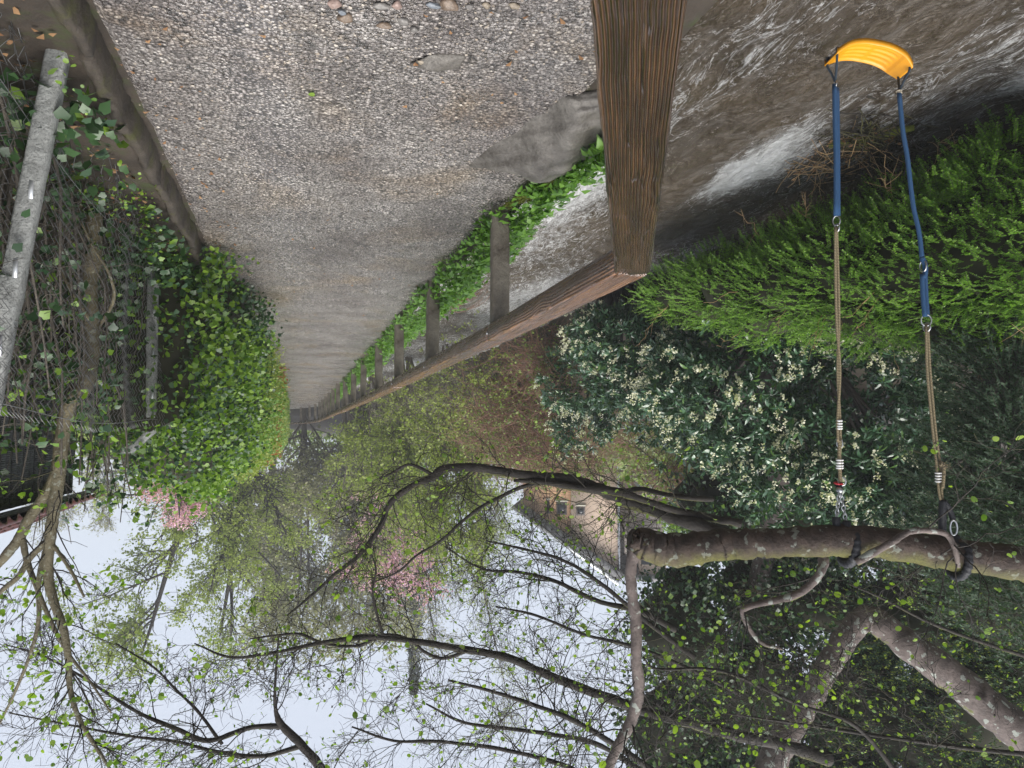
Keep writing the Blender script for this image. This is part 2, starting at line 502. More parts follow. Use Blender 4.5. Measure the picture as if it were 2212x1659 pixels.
def thing(name, label, cat, loc, group=None):
    o = bpy.data.objects.new(name, None)
    o.empty_display_size = 0.2
    COL.objects.link(o)
    o.location = Vector([float(q) for q in loc])
    return tag(o, label, cat, group)


def tag(o, label=None, cat=None, group=None, kind=None):
    for k, v in (('label', label), ('category', cat), ('group', group), ('kind', kind)):
        if v:
            o[k] = v
    return o


def resample(pts, n):
    """Catmull-Rom curve through pts (any number of columns), n samples"""
    p = np.asarray(pts, float)
    q = np.vstack([2 * p[0] - p[1], p, 2 * p[-1] - p[-2]])
    out = []
    ts = np.linspace(0, len(p) - 1 - 1e-6, n)
    for t in ts:
        i = int(t)
        u = t - i
        a, b_, c, d = q[i], q[i + 1], q[i + 2], q[i + 3]
        out.append(0.5 * (2 * b_ + (c - a) * u + (2 * a - 5 * b_ + 4 * c - d) * u * u + (3 * b_ - a - 3 * c + d) * u ** 3))
    return np.array(out)


def tubes(mb, P, R, sides=4, caps=False):
    """P (N,K,3), R (N,K): N tapered tubes"""
    P = np.asarray(P, float)
    if P.ndim == 2:
        P, R = P[None], np.asarray(R, float)[None]
    R = np.asarray(R, float)
    N, K, _ = P.shape
    if N == 0:
        return
    T = nrmz(np.gradient(P, axis=1))
    d = nrmz(P[:, -1] - P[:, 0])
    ref = np.eye(3)[np.argmin(np.abs(d), axis=1)][:, None, :]
    Ux = nrmz(np.cross(T, ref))
    Vx = np.cross(T, Ux)
    a = np.linspace(0, 2 * np.pi, sides, endpoint=False)
    ring = P[:, :, None, :] + R[:, :, None, None] * (np.cos(a)[None, None, :, None] * Ux[:, :, None, :] + np.sin(a)[None, None, :, None] * Vx[:, :, None, :])
    idx = np.arange(N * K * sides).reshape(N, K, sides)
    nx = np.roll(idx, -1, axis=2)
    F = np.stack([idx[:, :-1], nx[:, :-1], nx[:, 1:], idx[:, 1:]], -1).reshape(-1, 4)
    base = mb.n
    mb.add(ring.reshape(-1, 3), F, np.repeat(rng.random(N), K * sides))
    if caps:
        for i in range(N):
            mb.f.append(idx[i, 0][::-1][None] + base)
            mb.f.append(idx[i, -1][None] + base)


def kids(P, R, n, t0, t1, ang, ln, k=5, wob=0.18, up=0.0, rr=0.6, tip=0.3, rmin=0.0015, fall=0.4, sag=0.0):
    """n child branches off the polylines P (N,K,3) with radii R (N,K)"""
    N, K, _ = P.shape
    L = np.linalg.norm(np.diff(P, axis=1), axis=2).sum(1)
    pi = rng.choice(N, n, p=L / L.sum())
    t = rng.uniform(t0, t1, n)
    x = t * (K - 1)
    i = np.minimum(x.astype(int), K - 2)
    u = (x - i)[:, None]
    pos = P[pi, i] * (1 - u) + P[pi, i + 1] * u
    r0 = R[pi, i] * (1 - u[:, 0]) + R[pi, i + 1] * u[:, 0]
    T = nrmz(P[pi, i + 1] - P[pi, i])
    Q = nrmz(np.cross(T, nrmz(rng.normal(size=(n, 3)))))
    an = np.radians(ang) * rng.uniform(0.6, 1.3, n)[:, None]
    D = nrmz(np.cos(an) * T + np.sin(an) * Q)
    ll = ln * rng.uniform(0.55, 1.25, n) * (1 - fall * t)
    out = np.empty((n, k, 3))
    out[:, 0] = pos
    for j in range(1, k):
        D = nrmz(D + rng.normal(0, wob, (n, 3)) + np.array([0, 0, up - sag * j / k]))
        out[:, j] = out[:, j - 1] + D * (ll / (k - 1))[:, None]
    ra = np.maximum(r0 * rr, rmin)
    RR = ra[:, None] * np.linspace(1, tip, k)[None]
    return out, np.maximum(RR, rmin * 0.6)


def ovate(w, fold=0.12, droop=0.12):
    V = np.array([(0, 0, 0), (-w, 0.42, fold * w * 2), (w, 0.42, fold * w * 2), (0, 0.45, 0), (0, 1, -droop)])
    F = np.array([(0, 2, 3), (0, 3, 1), (3, 2, 4), (3, 4, 1)])
    return V, F


def lance(w, fold=0.15, droop=0.2):
    V = np.array([(0, 0, 0), (-w, .35, fold * w * 2), (w, .35, fold * w * 2), (0, .38, .03), (-w * .8, .68, -.02), (w * .8, .68, -.02), (0, .7, -.05), (0, 1, -droop)])
    F = np.array([(0, 2, 3), (0, 3, 1), (1, 3, 6), (1, 6, 4), (3, 2, 5), (3, 5, 6), (4, 6, 7), (6, 5, 7)])
    return V, F


def roundl(w=0.45):
    a = [(0, 0), (w * .85, .22), (w, .6), (w * .55, .93), (0, .98), (-w * .55, .93), (-w, .6), (-w * .85, .22)]
    V = np.array([(x, y, 0.25 * abs(x)) for x, y in a])
    F = np.array([(0, 1, 7), (1, 2, 7), (2, 6, 7), (2, 3, 6), (3, 5, 6), (3, 4, 5)])
    return V, F


def ivyl():
    a = [(0, 0.04), (.26, -.04), (.40, .16), (.52, .40), (.36, .56), (.22, .72), (0, 1), (-.22, .72), (-.36, .56), (-.52, .40), (-.40, .16), (-.26, -.04)]
    V = np.array([(0, .35, 0)] + [(x, y, 0.12 * abs(x) - 0.06 * y) for x, y in a])
    F = np.array([(0, i + 1, (i + 1) % 12 + 1) for i in range(12)])
    return V, F


QUAD = (np.array([(0, 0, 0), (.32, .45, .05), (0, 1, 0), (-.32, .45, .05)]), np.array([(0, 1, 2, 3)]))
SLIM = (np.array([(0, 0, 0), (.16, .4, .03), (0, 1, 0), (-.16, .4, .03)]), np.array([(0, 1, 2, 3)]))
TRI = (np.array([(-.3, 0, 0), (.3, 0.1, 0.05), (0, 1, 0)]), np.array([(0, 1, 2)]))


def leaves(mb, tm, pos, yd, size, up=0.0, rnd=None):
    n = len(pos)
    if n == 0:
        return
    V, F = tm
    y = nrmz(yd)
    q = nrmz(rng.normal(size=(n, 3))) * (1 - up) + np.array([0, 0, 1.0]) * up
    x = nrmz(np.cross(y, q))
    z = np.cross(x, y)
    sz = np.broadcast_to(size, (n,))[:, None, None]
    vv = pos[:, None, :] + sz * (V[None, :, 0:1] * x[:, None] + V[None, :, 1:2] * y[:, None] + V[None, :, 2:3] * z[:, None])
    ff = (F[None] + (np.arange(n) * len(V))[:, None, None]).reshape(-1, F.shape[1])
    r = rng.random(n) if rnd is None else rnd
    mb.add(vv.reshape(-1, 3), ff, np.repeat(r, len(V)))


def on(P, n, t0=0.0, t1=1.0, jit=0.0):
    """n random points on the polylines P with the direction of travel"""
    N, K, _ = P.shape
    pi = rng.integers(0, N, n)
    x = rng.uniform(t0, t1, n) * (K - 1)
    i = np.minimum(x.astype(int), K - 2)
    u = (x - i)[:, None]
    pos = P[pi, i] * (1 - u) + P[pi, i + 1] * u + rng.normal(0, 1, (n, 3)) * jit
    return pos, nrmz(P[pi, i + 1] - P[pi, i])


def blobpts(n, c, r, shell=0.55):
    d = nrmz(rng.normal(size=(n, 3)))
    k = rng.uniform(shell, 1.0, n)[:, None] ** 0.6
    return np.array(c) + d * k * np.array(r), d


def vnoise(x, y, seed, f):
    """cheap smooth 2-D noise from a few rotated sines"""
    g = np.random.default_rng(seed)
    o = np.zeros_like(x)
    for _ in range(7):
        a, p = g.uniform(0, 2 * np.pi, 2)
        k = f * g.uniform(0.6, 1.6)
        o += np.sin((x * math.cos(a) + y * math.sin(a)) * k + p + 1.3 * np.sin((x * math.sin(a) - y * math.cos(a)) * k * 0.7 + 2 * p))
    return o / 4.0


def gridmesh(X, Y, Z):
    n, m = X.shape
    idx = np.arange(n * m).reshape(n, m)
    F = np.stack([idx[:-1, :-1], idx[:-1, 1:], idx[1:, 1:], idx[1:, :-1]], -1).reshape(-1, 4)
    return np.stack([X, Y, Z], -1).reshape(-1, 3), F



# ================================================================== the setting
WATER = -1.30
KERB_X = 0.80


def bend(y):
    """the path and its borders swing away to the right beyond y = 40"""
    t = np.maximum(y - 40.0, 0.0)
    return 0.035 * t * t


def height(x, y):
    x, y = np.asarray(x, float), np.asarray(y, float)
    xs = x - bend(np.minimum(y, 60))
    z = np.full(x.shape, -0.012)
    z = z - 1.75 * smooth(-1.50, -2.02, xs)                       # near bank falls to the stream bed
    z = z + 1.15 * smooth(-6.05, -6.75, xs) + 0.85 * smooth(-6.7, -9.0, xs) + 0.9 * smooth(-9, -14, xs) + 1.6 * smooth(-14, -26, xs)
    z = z + 0.115 * smooth(0.82, 0.87, xs) + 0.12 * smooth(1.0, 3.0, xs)
    rough = np.where((xs > -1.5) & (xs < 0.84), 0.0, 1.0)
    return z + rough * (0.035 * vnoise(x, y, 3, 3.0) + 0.02 * vnoise(x, y, 4, 9.0)) * smooth(400, 60, np.hypot(x, y))


gx = np.concatenate([np.linspace(-400, -30, 12), np.linspace(-28, -9, 30), np.linspace(-8.8, -5.6, 34), np.linspace(-5, -2.6, 7),
                     np.linspace(-2.45, -1.4, 28), np.linspace(-1.2, 0.7, 6), np.linspace(0.80, 1.0, 14), np.linspace(1.03, 3, 36), np.linspace(3.5, 30, 18), np.linspace(40, 400, 10)])
gy = np.concatenate([np.linspace(-100, -4, 10), np.linspace(-3, 16, 190), np.linspace(16.4, 60, 80), np.linspace(64, 600, 25)])
XX, YY = np.meshgrid(gx, gy)
mb = MB()
mb.add(*gridmesh(XX, YY, height(XX, YY)))
tag(mb.build('ground', 'soil', sm=True), kind='structure')

# footpath: uneven gravel sheet
py = np.concatenate([np.linspace(-3, 12, 260), np.linspace(12.2, 62, 120)])
pu = np.linspace(0, 1, 46)
PU, PY = np.meshgrid(pu, py)
xl = -1.40 + 0.06 * vnoise(PY, PY * 0 + 3, 21, 2.2) + 0.10 * smooth(4.0, 2.6, PY)
xr = np.where(PY < 6.4, KERB_X - 0.005, 0.80 - 0.22 * smooth(6.4, 9.0, PY) - 0.10 * smooth(9, 30, PY)) + np.where(PY > 6.6, 0.06 * vnoise(PY, PY * 0, 22, 2.0), 0.0)
PX = xl + (xr - xl) * PU + bend(PY)
PZ = 0.006 + 0.010 * vnoise(PX, PY, 23, 2.5) * (1 - np.abs(2 * PU - 1) ** 3) + 0.003 * vnoise(PX, PY, 24, 14.0)
PZ = PZ - 0.03 * (np.abs(2 * PU - 1) > 0.99)
mb = MB()
mb.add(*gridmesh(PX, PY, PZ))
tag(mb.build('footpath', 'gravel', sm=True), kind='structure')

# stream: real standing waves and foam streaks carried along the flow
sx = np.linspace(-6.95, -1.75, 150)
sy = np.concatenate([np.linspace(-6, 1.5, 40), np.linspace(1.55, 14, 330), np.linspace(14.2, 75, 160)])
SX, SY = np.meshgrid(sx, sy)
w = 0.034 * vnoise(SX, SY * 0.55, 31, 4.0) + 0.030 * vnoise(SX, SY * 0.6, 32, 8.5) + 0.016 * vnoise(SX, SY * 0.7, 33, 19.0)
w = w + 0.05 * np.exp(-((SX + 4.95) / 0.30) ** 2 - ((SY - 6.5) / 0.8) ** 2)
foam = 0.08 + 0.15 * np.clip(vnoise(SX, SY * 0.3, 34, 2.2), -1, 1)
foam = foam + 0.62 * np.exp(-((SX + 4.72 + 0.10 * (SY - 6.4)) / 0.30) ** 2 - ((SY - 6.7) / 1.15) ** 2)       # wash off the debris pile
foam = foam + 0.42 * np.exp(-((SX + 3.0) / 0.65) ** 2 - ((SY - 7.7) / 1.7) ** 2)                           # broken water at the near bank
foam = foam + 0.20 * smooth(7, 14, SY)
foam = foam + 0.40 * np.exp(-((SX + 5.75 + 0.15 * (SY - 4.0)) / 0.10) ** 2 - ((SY - 4.0) / 0.45) ** 2)
foam = foam + 0.14 * np.exp(-((SX + 3.4) / 0.5) ** 2 - ((SY - 3.6) / 1.6) ** 2)
mb = MB()
mb.add(*gridmesh(SX, SY, WATER + w))
water = mb.build('stream', 'water', sm=True)
tag(water, kind='structure')
fa = water.data.attributes.new('foam', 'FLOAT', 'POINT')
fa.data.foreach_set('value', foam.ravel().astype(np.float32))

# ------------------------------------------------------------------ kerb wall beside the path
kw = thing('kerb_wall', 'low mossy concrete kerb wall between gravel path and chain-link fence', 'wall', (KERB_X + 0.05, 3.0, 0))
ky = -1.5
seg = 0
while ky < 6.5:
    ln = min(1.55, 6.62 - ky)
    n = 26
    yy = np.linspace(ky, ky + ln - 0.014, n)
    prof = [(0.0, -0.12), (0.003, 0.06), (0.010, 0.125), (0.022, 0.140), (0.05, 0.142), (0.062, 0.13), (0.065, -0.12)]
    V = []
    for j, y_ in enumerate(yy):
        for (px_, pz_) in prof:
            e = rng.normal(0, 0.0045, 2) + (0.008 * math.sin(y_ * 7 + pz_ * 9), 0.012 * math.sin(y_ * 3.1 + seg))
            V.append((KERB_X + px_ + e[0] + 0.01 * (seg % 2), y_, pz_ + (e[1] if pz_ > 0 else 0)))
    V = np.array(V)
    k_ = len(prof)
    F = [(i * k_ + j, i * k_ + j + 1, (i + 1) * k_ + j + 1, (i + 1) * k_ + j) for i in range(n - 1) for j in range(k_ - 1)]
    mb = MB()
    mb.add(V, F)
    mb.f.append(np.array([list(range(k_))[::-1]]))
    mb.f.append(np.array([[(n - 1) * k_ + q for q in range(k_)]]))
    mb.build('kerb_block', 'kerb', kw, sm=False)
    ky += ln
    seg += 1

# ------------------------------------------------------------------ railing
RT_Z, RAIL_H, RAIL_W = 0.98, 0.11, 0.15
rail = thing('railing', 'wet brown timber rail on concrete posts running along the stream', 'railing', (-1.35, 4.9, 0))


def beam(p0, p1, m, name='rail_beam', dz=0.0, h=RAIL_H, wd_=RAIL_W, miter=(0, 0)):
    """square timber from p0 to p1 with slightly worn edges; grain along local Y"""
    p0, p1 = np.array(p0, float), np.array(p1, float)
    L = np.linalg.norm(p1 - p0)
    n = max(3, int(L / 0.06))
    prof = [(-.5, -.5), (.5, -.5), (.5, .40), (.47, .47), (.40, .5), (-.40, .5), (-.47, .47), (-.5, .40)]
    V = []
    for i in range(n + 1):
        for (a, b_) in prof:
            x_ = a * wd_
            y_ = i / n * L
            if i == 0:
                y_ += x_ * miter[0]
            if i == n:
                y_ += x_ * miter[1]
            wv = 0.0012 * math.sin(i * 0.7 + a * 5) + rng.normal(0, 0.0006)
            V.append((x_ + wv, y_, b_ * h - h / 2 + wv))
    k_ = len(prof)
    F = [(i * k_ + j, i * k_ + (j + 1) % k_, (i + 1) * k_ + (j + 1) % k_, (i + 1) * k_ + j) for i in range(n) for j in range(k_)]
    mb = MB()
    mb.add(V, F)
    mb.f.append(np.array([list(range(k_))[::-1]]))
    mb.f.append(np.array([[n * k_ + q for q in range(k_)]]))
    o = mb.build(name, m, rail)
    d = p1 - p0
    o.location = Vector((p0[0], p0[1], RT_Z + dz)) - rail.location
    o.rotation_euler = (0, 0, math.atan2(d[1], d[0]) - math.pi / 2)
    return o


corner = np.array([-1.335, 2.66])
near_end = np.array([0.27, -0.60])
ang = math.atan2(*(corner - near_end)[::-1]) - math.pi / 2
mt = math.tan(ang / 2)
beam(near_end, corner, 'beam', miter=(0, mt))
rail_pts = [corner, (-1.37, 4.86), (-1.37, 7.47), (-1.36, 10.05), (-1.37, 12.75), (-1.35, 15.4), (-1.34, 18.0), (-1.30, 20.6), (-1.24, 23.2), (-1.22, 25.8),
            (-1.20, 28.5), (-1.18, 31.1), (-1.14, 33.8), (-1.08, 36.4), (-0.95, 39.0), (-0.70, 41.5), (-0.25, 43.9), (0.45, 46.2), (1.5, 48.4), (2.9, 50.5)]
rail_pts = [np.array(p) for p in rail_pts]
breaks = [0, 1, 3, 5, 7, 8, 9, 11, 13, 14, 15, 16, 17, 18, 19]
for q, (a, b_) in enumerate(zip(breaks[:-1], breaks[1:])):
    p0, p1 = rail_pts[a], rail_pts[b_]
    d = (p1 - p0) / np.linalg.norm(p1 - p0)
    beam(p0 + d * (0.003 if q else 0.002), p1 - d * 0.004, 'beam2', dz=(0.0 if q == 0 else (0.004, -0.003)[q % 2]), miter=(-mt if q == 0 else 0, 0))


def post_mesh(hh):
    """concrete post, square with chamfered corners and a rough foot"""
    w_, ch = 0.062, 0.014
    base = [(-w_ + ch, -w_), (w_ - ch, -w_), (w_, -w_ + ch), (w_, w_ - ch), (w_ - ch, w_), (-w_ + ch, w_), (-w_, w_ - ch), (-w_, -w_ + ch)]
    zs = np.linspace(-0.5, hh, 16)
    V = [(x + rng.normal(0, .0012), y + rng.normal(0, .0012), z) for z in zs for (x, y) in base]
    F = [(i * 8 + j, i * 8 + (j + 1) % 8, (i + 1) * 8 + (j + 1) % 8, (i + 1) * 8 + j) for i in range(15) for j in range(8)]
    mb = MB()
    mb.add(V, F)
    mb.f.append(np.array([[15 * 8 + q for q in range(8)]]))
    return mb


pm = post_mesh(RT_Z - RAIL_H - 0.004).build('post', 'rustpost', rail)
pmesh = pm.data
for q, p in enumerate([(0.10, -0.30)] + rail_pts):
    o = pm if q == 0 else obj('post', pmesh, rail)
    off = 0.06 if q == 1 else 0.0
    o.location = Vector((p[0] - 0.015 + off * 0.3, p[1] - off, -0.01)) - rail.location
    o.rotation_euler = (random.uniform(-.012, .012), random.uniform(-.012, .012), random.uniform(-.08, .08) + (ang if q < 2 else 0))
# rusty bolts under the rail
for q, p in enumerate(rail_pts[1:5]):
    mb = MB()
    tubes(mb, np.array([[p[0] + 0.075, p[1], RT_Z - 0.055], [p[0] + 0.086, p[1], RT_Z - 0.055]]), np.array([0.011, 0.009]), 8, True)
    mb.build('bolt', 'steel', rail)

# ------------------------------------------------------------------ boulder, stones and gravel


def rock(pts_r, c, seed, sub=4, rough=0.12, flat=None):
    bm = bmesh.new()
    bmesh.ops.create_icosphere(bm, subdivisions=sub, radius=1.0)
    g = np.random.default_rng(seed)
    V = np.array([v.co[:] for v in bm.verts])
    planes = nrmz(g.normal(size=(16, 3)))
    dist = g.uniform(0.62, 0.95, 16)
    s = np.min(np.where((V @ planes.T) > 1e-3, dist / np.maximum(V @ planes.T, 1e-3), 9), axis=1)
    V = V * np.minimum(s, 1.12)[:, None]
    nz = sum(np.sin(V @ g.normal(size=3) * f + g.uniform(0, 6)) / f ** .85 for f in (4, 7, 11, 17, 26, 37, 50))
    V = V * (1 + rough * nz * 0.5)[:, None]
    F = [[v.index for v in f.verts] for f in bm.faces]
    bm.free()
    return V * np.array(pts_r) + np.array(c), np.array(F)


mb = MB()
V, F = rock((0.38, 0.76, 0.24), (0, 0, 0), 12, 6, 0.26)
a = math.radians(-12)
V = np.stack([V[:, 0] * math.cos(a) - V[:, 1] * math.sin(a), V[:, 0] * math.sin(a) + V[:, 1] * math.cos(a), V[:, 2]], 1) + np.array([-1.29, 3.70, -0.115])
mb.add(V, F)
tag(mb.build('boulder', 'boulder', sm=False, loc=(-1.29, 3.70, -0.115)), 'large grey boulder sunk into the path edge below the near beam', 'boulder')
mb = MB()
V, F = rock((0.16, 0.055, 0.03), (0, 0, 0), 41, 4, 0.12)
a = math.radians(25)
V = np.stack([V[:, 0] * math.cos(a) - V[:, 1] * math.sin(a), V[:, 0] * math.sin(a) + V[:, 1] * math.cos(a), V[:, 2]], 1) + np.array([-0.56, 3.0, 0.008])
mb.add(V, F)
tag(mb.build('flat_stone', 'boulder', loc=(-0.56, 3.0, 0)), 'small flat jagged grey stone set in the gravel near the boulder', 'stone')
stone_cols = dict(pink=(0.26, 0.19, 0.165), blue=(0.15, 0.165, 0.185), brown=(0.15, 0.11, 0.08), buff=(0.24, 0.20, 0.15), grey=(0.16, 0.15, 0.14))
for k_, c in stone_cols.items():
    MT['peb_' + k_] = simple('pebble_' + k_, c, 0.42, 0.35, 60, bmp=0.3, bscale=150)
peb = [(720, 8, .040, .034, 'pink', 'round pink pebble in the gravel at the picture edge'), (745, 38, .045, .036, 'brown', 'brown pebble in gravel beside a small bluish one'),
       (738, 24, .026, .02, 'blue', 'small bluish pebble touching a brown pebble'), (940, 11, .05, .024, 'blue', 'long slate-blue pebble beside a round brown cobble'),
       (970, 10, .052, .045, 'brown', 'round wet brown cobble at the picture edge'), (858, 10, .034, .03, 'pink', 'pink granite pebble between brown pebbles'),
       (822, 10, .05, .024, 'grey', 'long flat grey pebble at the picture edge'), (830, 52, .044, .026, 'brown', 'reddish brown oval pebble in the gravel'),
       (870, 45, .036, .026, 'grey', 'dark grey round pebble beside a reddish oval one'), (895, 62, .03, .022, 'grey', 'small greyish pebble'),
       (910, 133, .028, .022, 'buff', 'yellowish pebble beside the flat jagged stone'), (1015, 12, .026, .02, 'grey', 'grey pebble near the brown cobble'),
       (1052, 10, .026, .022, 'buff', 'buff pebble near the wooden beam'), (1112, 10, .034, .026, 'buff', 'pale flat stone close to the wooden beam')]
peb[9] = (895, 62, .03, .022, 'grey', 'small grey pebble farthest from the edge of its cluster')


def G(tx, ty, z=0.0):
    r = FW + RT * (1106 - tx) / FPX + UP * (ty - 829.5) / FPX
    return CAM + r * ((z - CAM[2]) / r[2])


for q, (tx, ty, a, b_, k_, lab) in enumerate(peb):
    p = G(tx, ty, 0.01)
    mb = MB()
    V, F = rock((a * .72, b_ * .72, b_ * .55), p + np.array([0, 0, 0.004]), 60 + q, 3, 0.03)
    mb.add(V, F)
    tag(mb.build('pebble', 'peb_' + k_, sm=True, loc=p), lab, 'pebble', 'pebbles lying in the gravel')
# loose gravel on the near part of the path
ico = bmesh.new()
bmesh.ops.create_icosphere(ico, subdivisions=1, radius=1.0)
IV = np.array([v.co[:] for v in ico.verts])
IF = np.array([[v.index for v in f.verts] for f in ico.faces])
oct_v = np.array([(1, 0, 0), (-1, 0, 0), (0, 1, 0), (0, -1, 0), (0, 0, .8), (0, 0, -.5)], float)
oct_f = np.array([(0, 2, 4), (2, 1, 4), (1, 3, 4), (3, 0, 4)])
ico.free()
N = 26000
yy = 2.0 + rng.random(N) ** 1.6 * 7.0
xx = rng.uniform(-1.3, 0.78, N)
dens = vnoise(xx, yy, 55, 3.0)
keep = (rng.random(N) < 0.45 + 0.4 * dens)
xx, yy = xx[keep], yy[keep]
sz = 0.0035 + 0.0075 * rng.random(len(xx)) ** 3
C3 = np.stack([xx, yy, np.full(len(xx), 0.008)], 1)
th = rng.uniform(0, 6.28, len(xx))
el = rng.uniform(0.55, 1.0, (len(xx), 1))
vv = oct_v[None] * rng.uniform(0.7, 1.25, (len(xx), 6, 1))
vx = vv[..., 0] * np.cos(th)[:, None] - vv[..., 1] * el * np.sin(th)[:, None]
vy = vv[..., 0] * np.sin(th)[:, None] + vv[..., 1] * el * np.cos(th)[:, None]
vz = vv[..., 2] * el * 0.7
vv = C3[:, None] + np.stack([vx, vy, vz], -1) * sz[:, None, None]
ff = (oct_f[None] + (np.arange(len(xx)) * 6)[:, None, None]).reshape(-1, 3)
m_, nt_, b_ = mat('loose_pebbles')
at_ = nd(nt_, 'ShaderNodeAttribute', attribute_name='rnd')
nt_.links.new(ramp(nt_, at_.outputs['Fac'], [(0.0, (0.05, 0.045, 0.042)), (0.5, (0.16, 0.14, 0.12)), (0.8, (0.30, 0.25, 0.20)), (1.0, (0.50, 0.46, 0.40))]), b_.inputs['Base Color'])
b_.inputs['Roughness'].default_value = 0.35
mb = MB()
mb.add(vv.reshape(-1, 3), ff, np.repeat(rng.random(len(xx)), 6))
tag(mb.build('gravel', m_, sm=True), 'loose wet pebbles strewn over the near path', 'gravel', kind='stuff')
# fallen leaves on the path and behind the kerb
mb = MB()
n = 210
px_ = np.stack([rng.uniform(-1.25, 0.75, n), 2.4 + rng.random(n) ** 1.5 * 22, np.full(n, 0.02)], 1)
px_[:60, 0] = rng.uniform(0.45, 0.78, 60)
px_[:60, 1] = rng.uniform(2.4, 7, 60)
leaves(mb, ovate(.35, .1, .25), px_, nrmz(rng.normal(size=(n, 3)) * (1, 1, .12)), rng.uniform(.015, .038, n), 0.9)
n = 700
px_ = np.stack([rng.uniform(0.95, 2.1, n), rng.uniform(1.5, 7.5, n), np.zeros(n)], 1)
px_[:, 2] = height(px_[:, 0], px_[:, 1]) + 0.02
leaves(mb, ovate(.4, .1, .25), px_, nrmz(rng.normal(size=(n, 3)) * (1, 1, .4)), rng.uniform(.02, .045, n), 0.7)
tag(mb.build('fallen_leaves', 'litter'), 'scattered brown fallen leaves on path and soil', 'leaves', kind='stuff')
p = G(678, 200, 0.015)
mb = MB()
leaves(mb, roundl(), p[None], np.array([[0.6, 0.8, 0.1]]), 0.035, 0.95)
tag(mb.build('green_leaf', 'alder', loc=p), 'single fresh green leaf lying on the wet gravel', 'leaf')

# ================================================================== swing
SD = 3.8
swing = thing('rope_swing', 'yellow plastic swing seat hanging on blue straps over the stream', 'swing', W(1880, 130, SD))
PXM = SD / FPX


def rope(name, pts, wpx, m, sides=8, n=None, d=SD, parent=None, twist=0.0):
    pts = np.array([list(W(p[0], p[1], p[2] if len(p) > 2 else d)) for p in pts])
    n = n or max(4, 4 * len(pts))
    C = resample(pts, n)
    mb = MB()
    tubes(mb, C, np.full(n, wpx * PXM / 2), sides, True)
    return mb.build(name, m, parent or swing, sm=True)


# seat: a shallow trough, ends turned up, ribbed sitting face, rolled rim
ex = nrmz(W(1795, 122, SD - 0.02) - W(1957, 152, SD + 0.03))
ez = np.array([0.03, -0.05, 1.0])
ey = nrmz(np.cross(ez, ex))
ez = np.cross(ex, ey)
sc_ = (W(1795, 122, SD) + W(1957, 152, SD)) / 2
U_, V_ = 65, 33
us = np.linspace(-1, 1, U_)
vs = np.linspace(-1, 1, V_)
verts = []


def seat_z(u, v):
    z = 0.085 * (abs(u) ** 2.6) - 0.055
    rib = 0.0028 * math.sin(v * 5.5 * math.pi) * (abs(u) < 0.62) * (abs(v) < 0.74) * (abs(u) > 0.035)
    rim = -0.007 * (abs(v) < 0.80) * (abs(u) < 0.70)
    lip = -0.030 * max(0, abs(v) - 0.90) / 0.10 - 0.02 * max(0, abs(u) - 0.965) / 0.035
    return z + rib + rim + lip


for u in us:
    for v in vs:
        hw = 0.082 * (1 - 0.30 * max(0, abs(u) - 0.72) ** 1.5 / 0.15)
        vv_ = math.copysign(min(abs(v), 0.90) + max(0, abs(v) - 0.90) * 0.25, v)
        uu_ = math.copysign(min(abs(u), 0.965) + max(0, abs(u) - 0.965) * 0.2, u)
        p = sc_ + ex * (uu_ * 0.222) + ey * (vv_ / 0.925 * hw) + ez * seat_z(u, v)
        verts.append(p)
idx = np.arange(U_ * V_).reshape(U_, V_)
F = np.stack([idx[:-1, :-1], idx[1:, :-1], idx[1:, 1:], idx[:-1, 1:]], -1).reshape(-1, 4)
mb = MB()
mb.add(np.array(verts), F)
seat = mb.build('seat', 'yellow', swing, sm=True)
so = seat.modifiers.new('thick', 'SOLIDIFY')
so.thickness = 0.006
so.offset = -1


def seat_pt(u, v, dz=0.0):
    return sc_ + ex * (u * 0.222) + ey * (v * 0.082) + ez * (seat_z(u, v) + dz)


def line(name, pts, r, m, sides=7, parent=None):
    pts = np.array(pts, float)
    n = max(3, 5 * (len(pts) - 1) + 1)
    C = resample(pts, n) if len(pts) > 2 else np.linspace(pts[0], pts[1], n)
    mb = MB()
    tubes(mb, C, np.full(n, r), sides, True)
    return mb.build(name, m, parent or swing, sm=True)


def ring(name, c, nrm_, R_, r_, m, sq=1.0, parent=None, long_=None):
    nrm_ = nrmz(np.array(nrm_, float))
    a_ = nrmz(np.cross(nrm_, (0, 0, 1.0) if abs(nrm_[2]) < .9 else (1.0, 0, 0)))
    b__ = np.cross(nrm_, a_)
    t = np.linspace(0, 2 * np.pi, 21)
    C = np.array(c) + R_ * (np.cos(t)[:, None] * a_ * sq + np.sin(t)[:, None] * b__)
    mb = MB()
    tubes(mb, C, np.full(21, r_), 6)
    return mb.build(name, m, parent or swing, sm=True)


for side, joint in ((0.93, W(1804, 176, SD)), (-0.93, W(1943, 194, SD))):
    for v in (-0.55, 0.55):
        p = seat_pt(side, v)
        line('seat_cord', [p - ez * 0.03, p + ez * 0.012, p * 0.5 + joint * 0.5 + ex * 0.004 * v, joint], 0.0065, 'navy')
        k = MB()
        V, F = rock((0.012, 0.012, 0.011), p - ez * 0.036, 9, 2, 0.05)
        k.add(V, F)
        k.build('knot', 'black', swing, sm=True)
ring('ring', W(1804, 182, SD), RT, 0.018, 0.0022, 'steel')
ring('twine_tie', W(1942, 197, SD), (0, 0, 1), 0.012, 0.004, 'twine')
ring('twine_tie', W(1943, 201, SD), (0.2, 0, 1), 0.011, 0.003, 'twine')
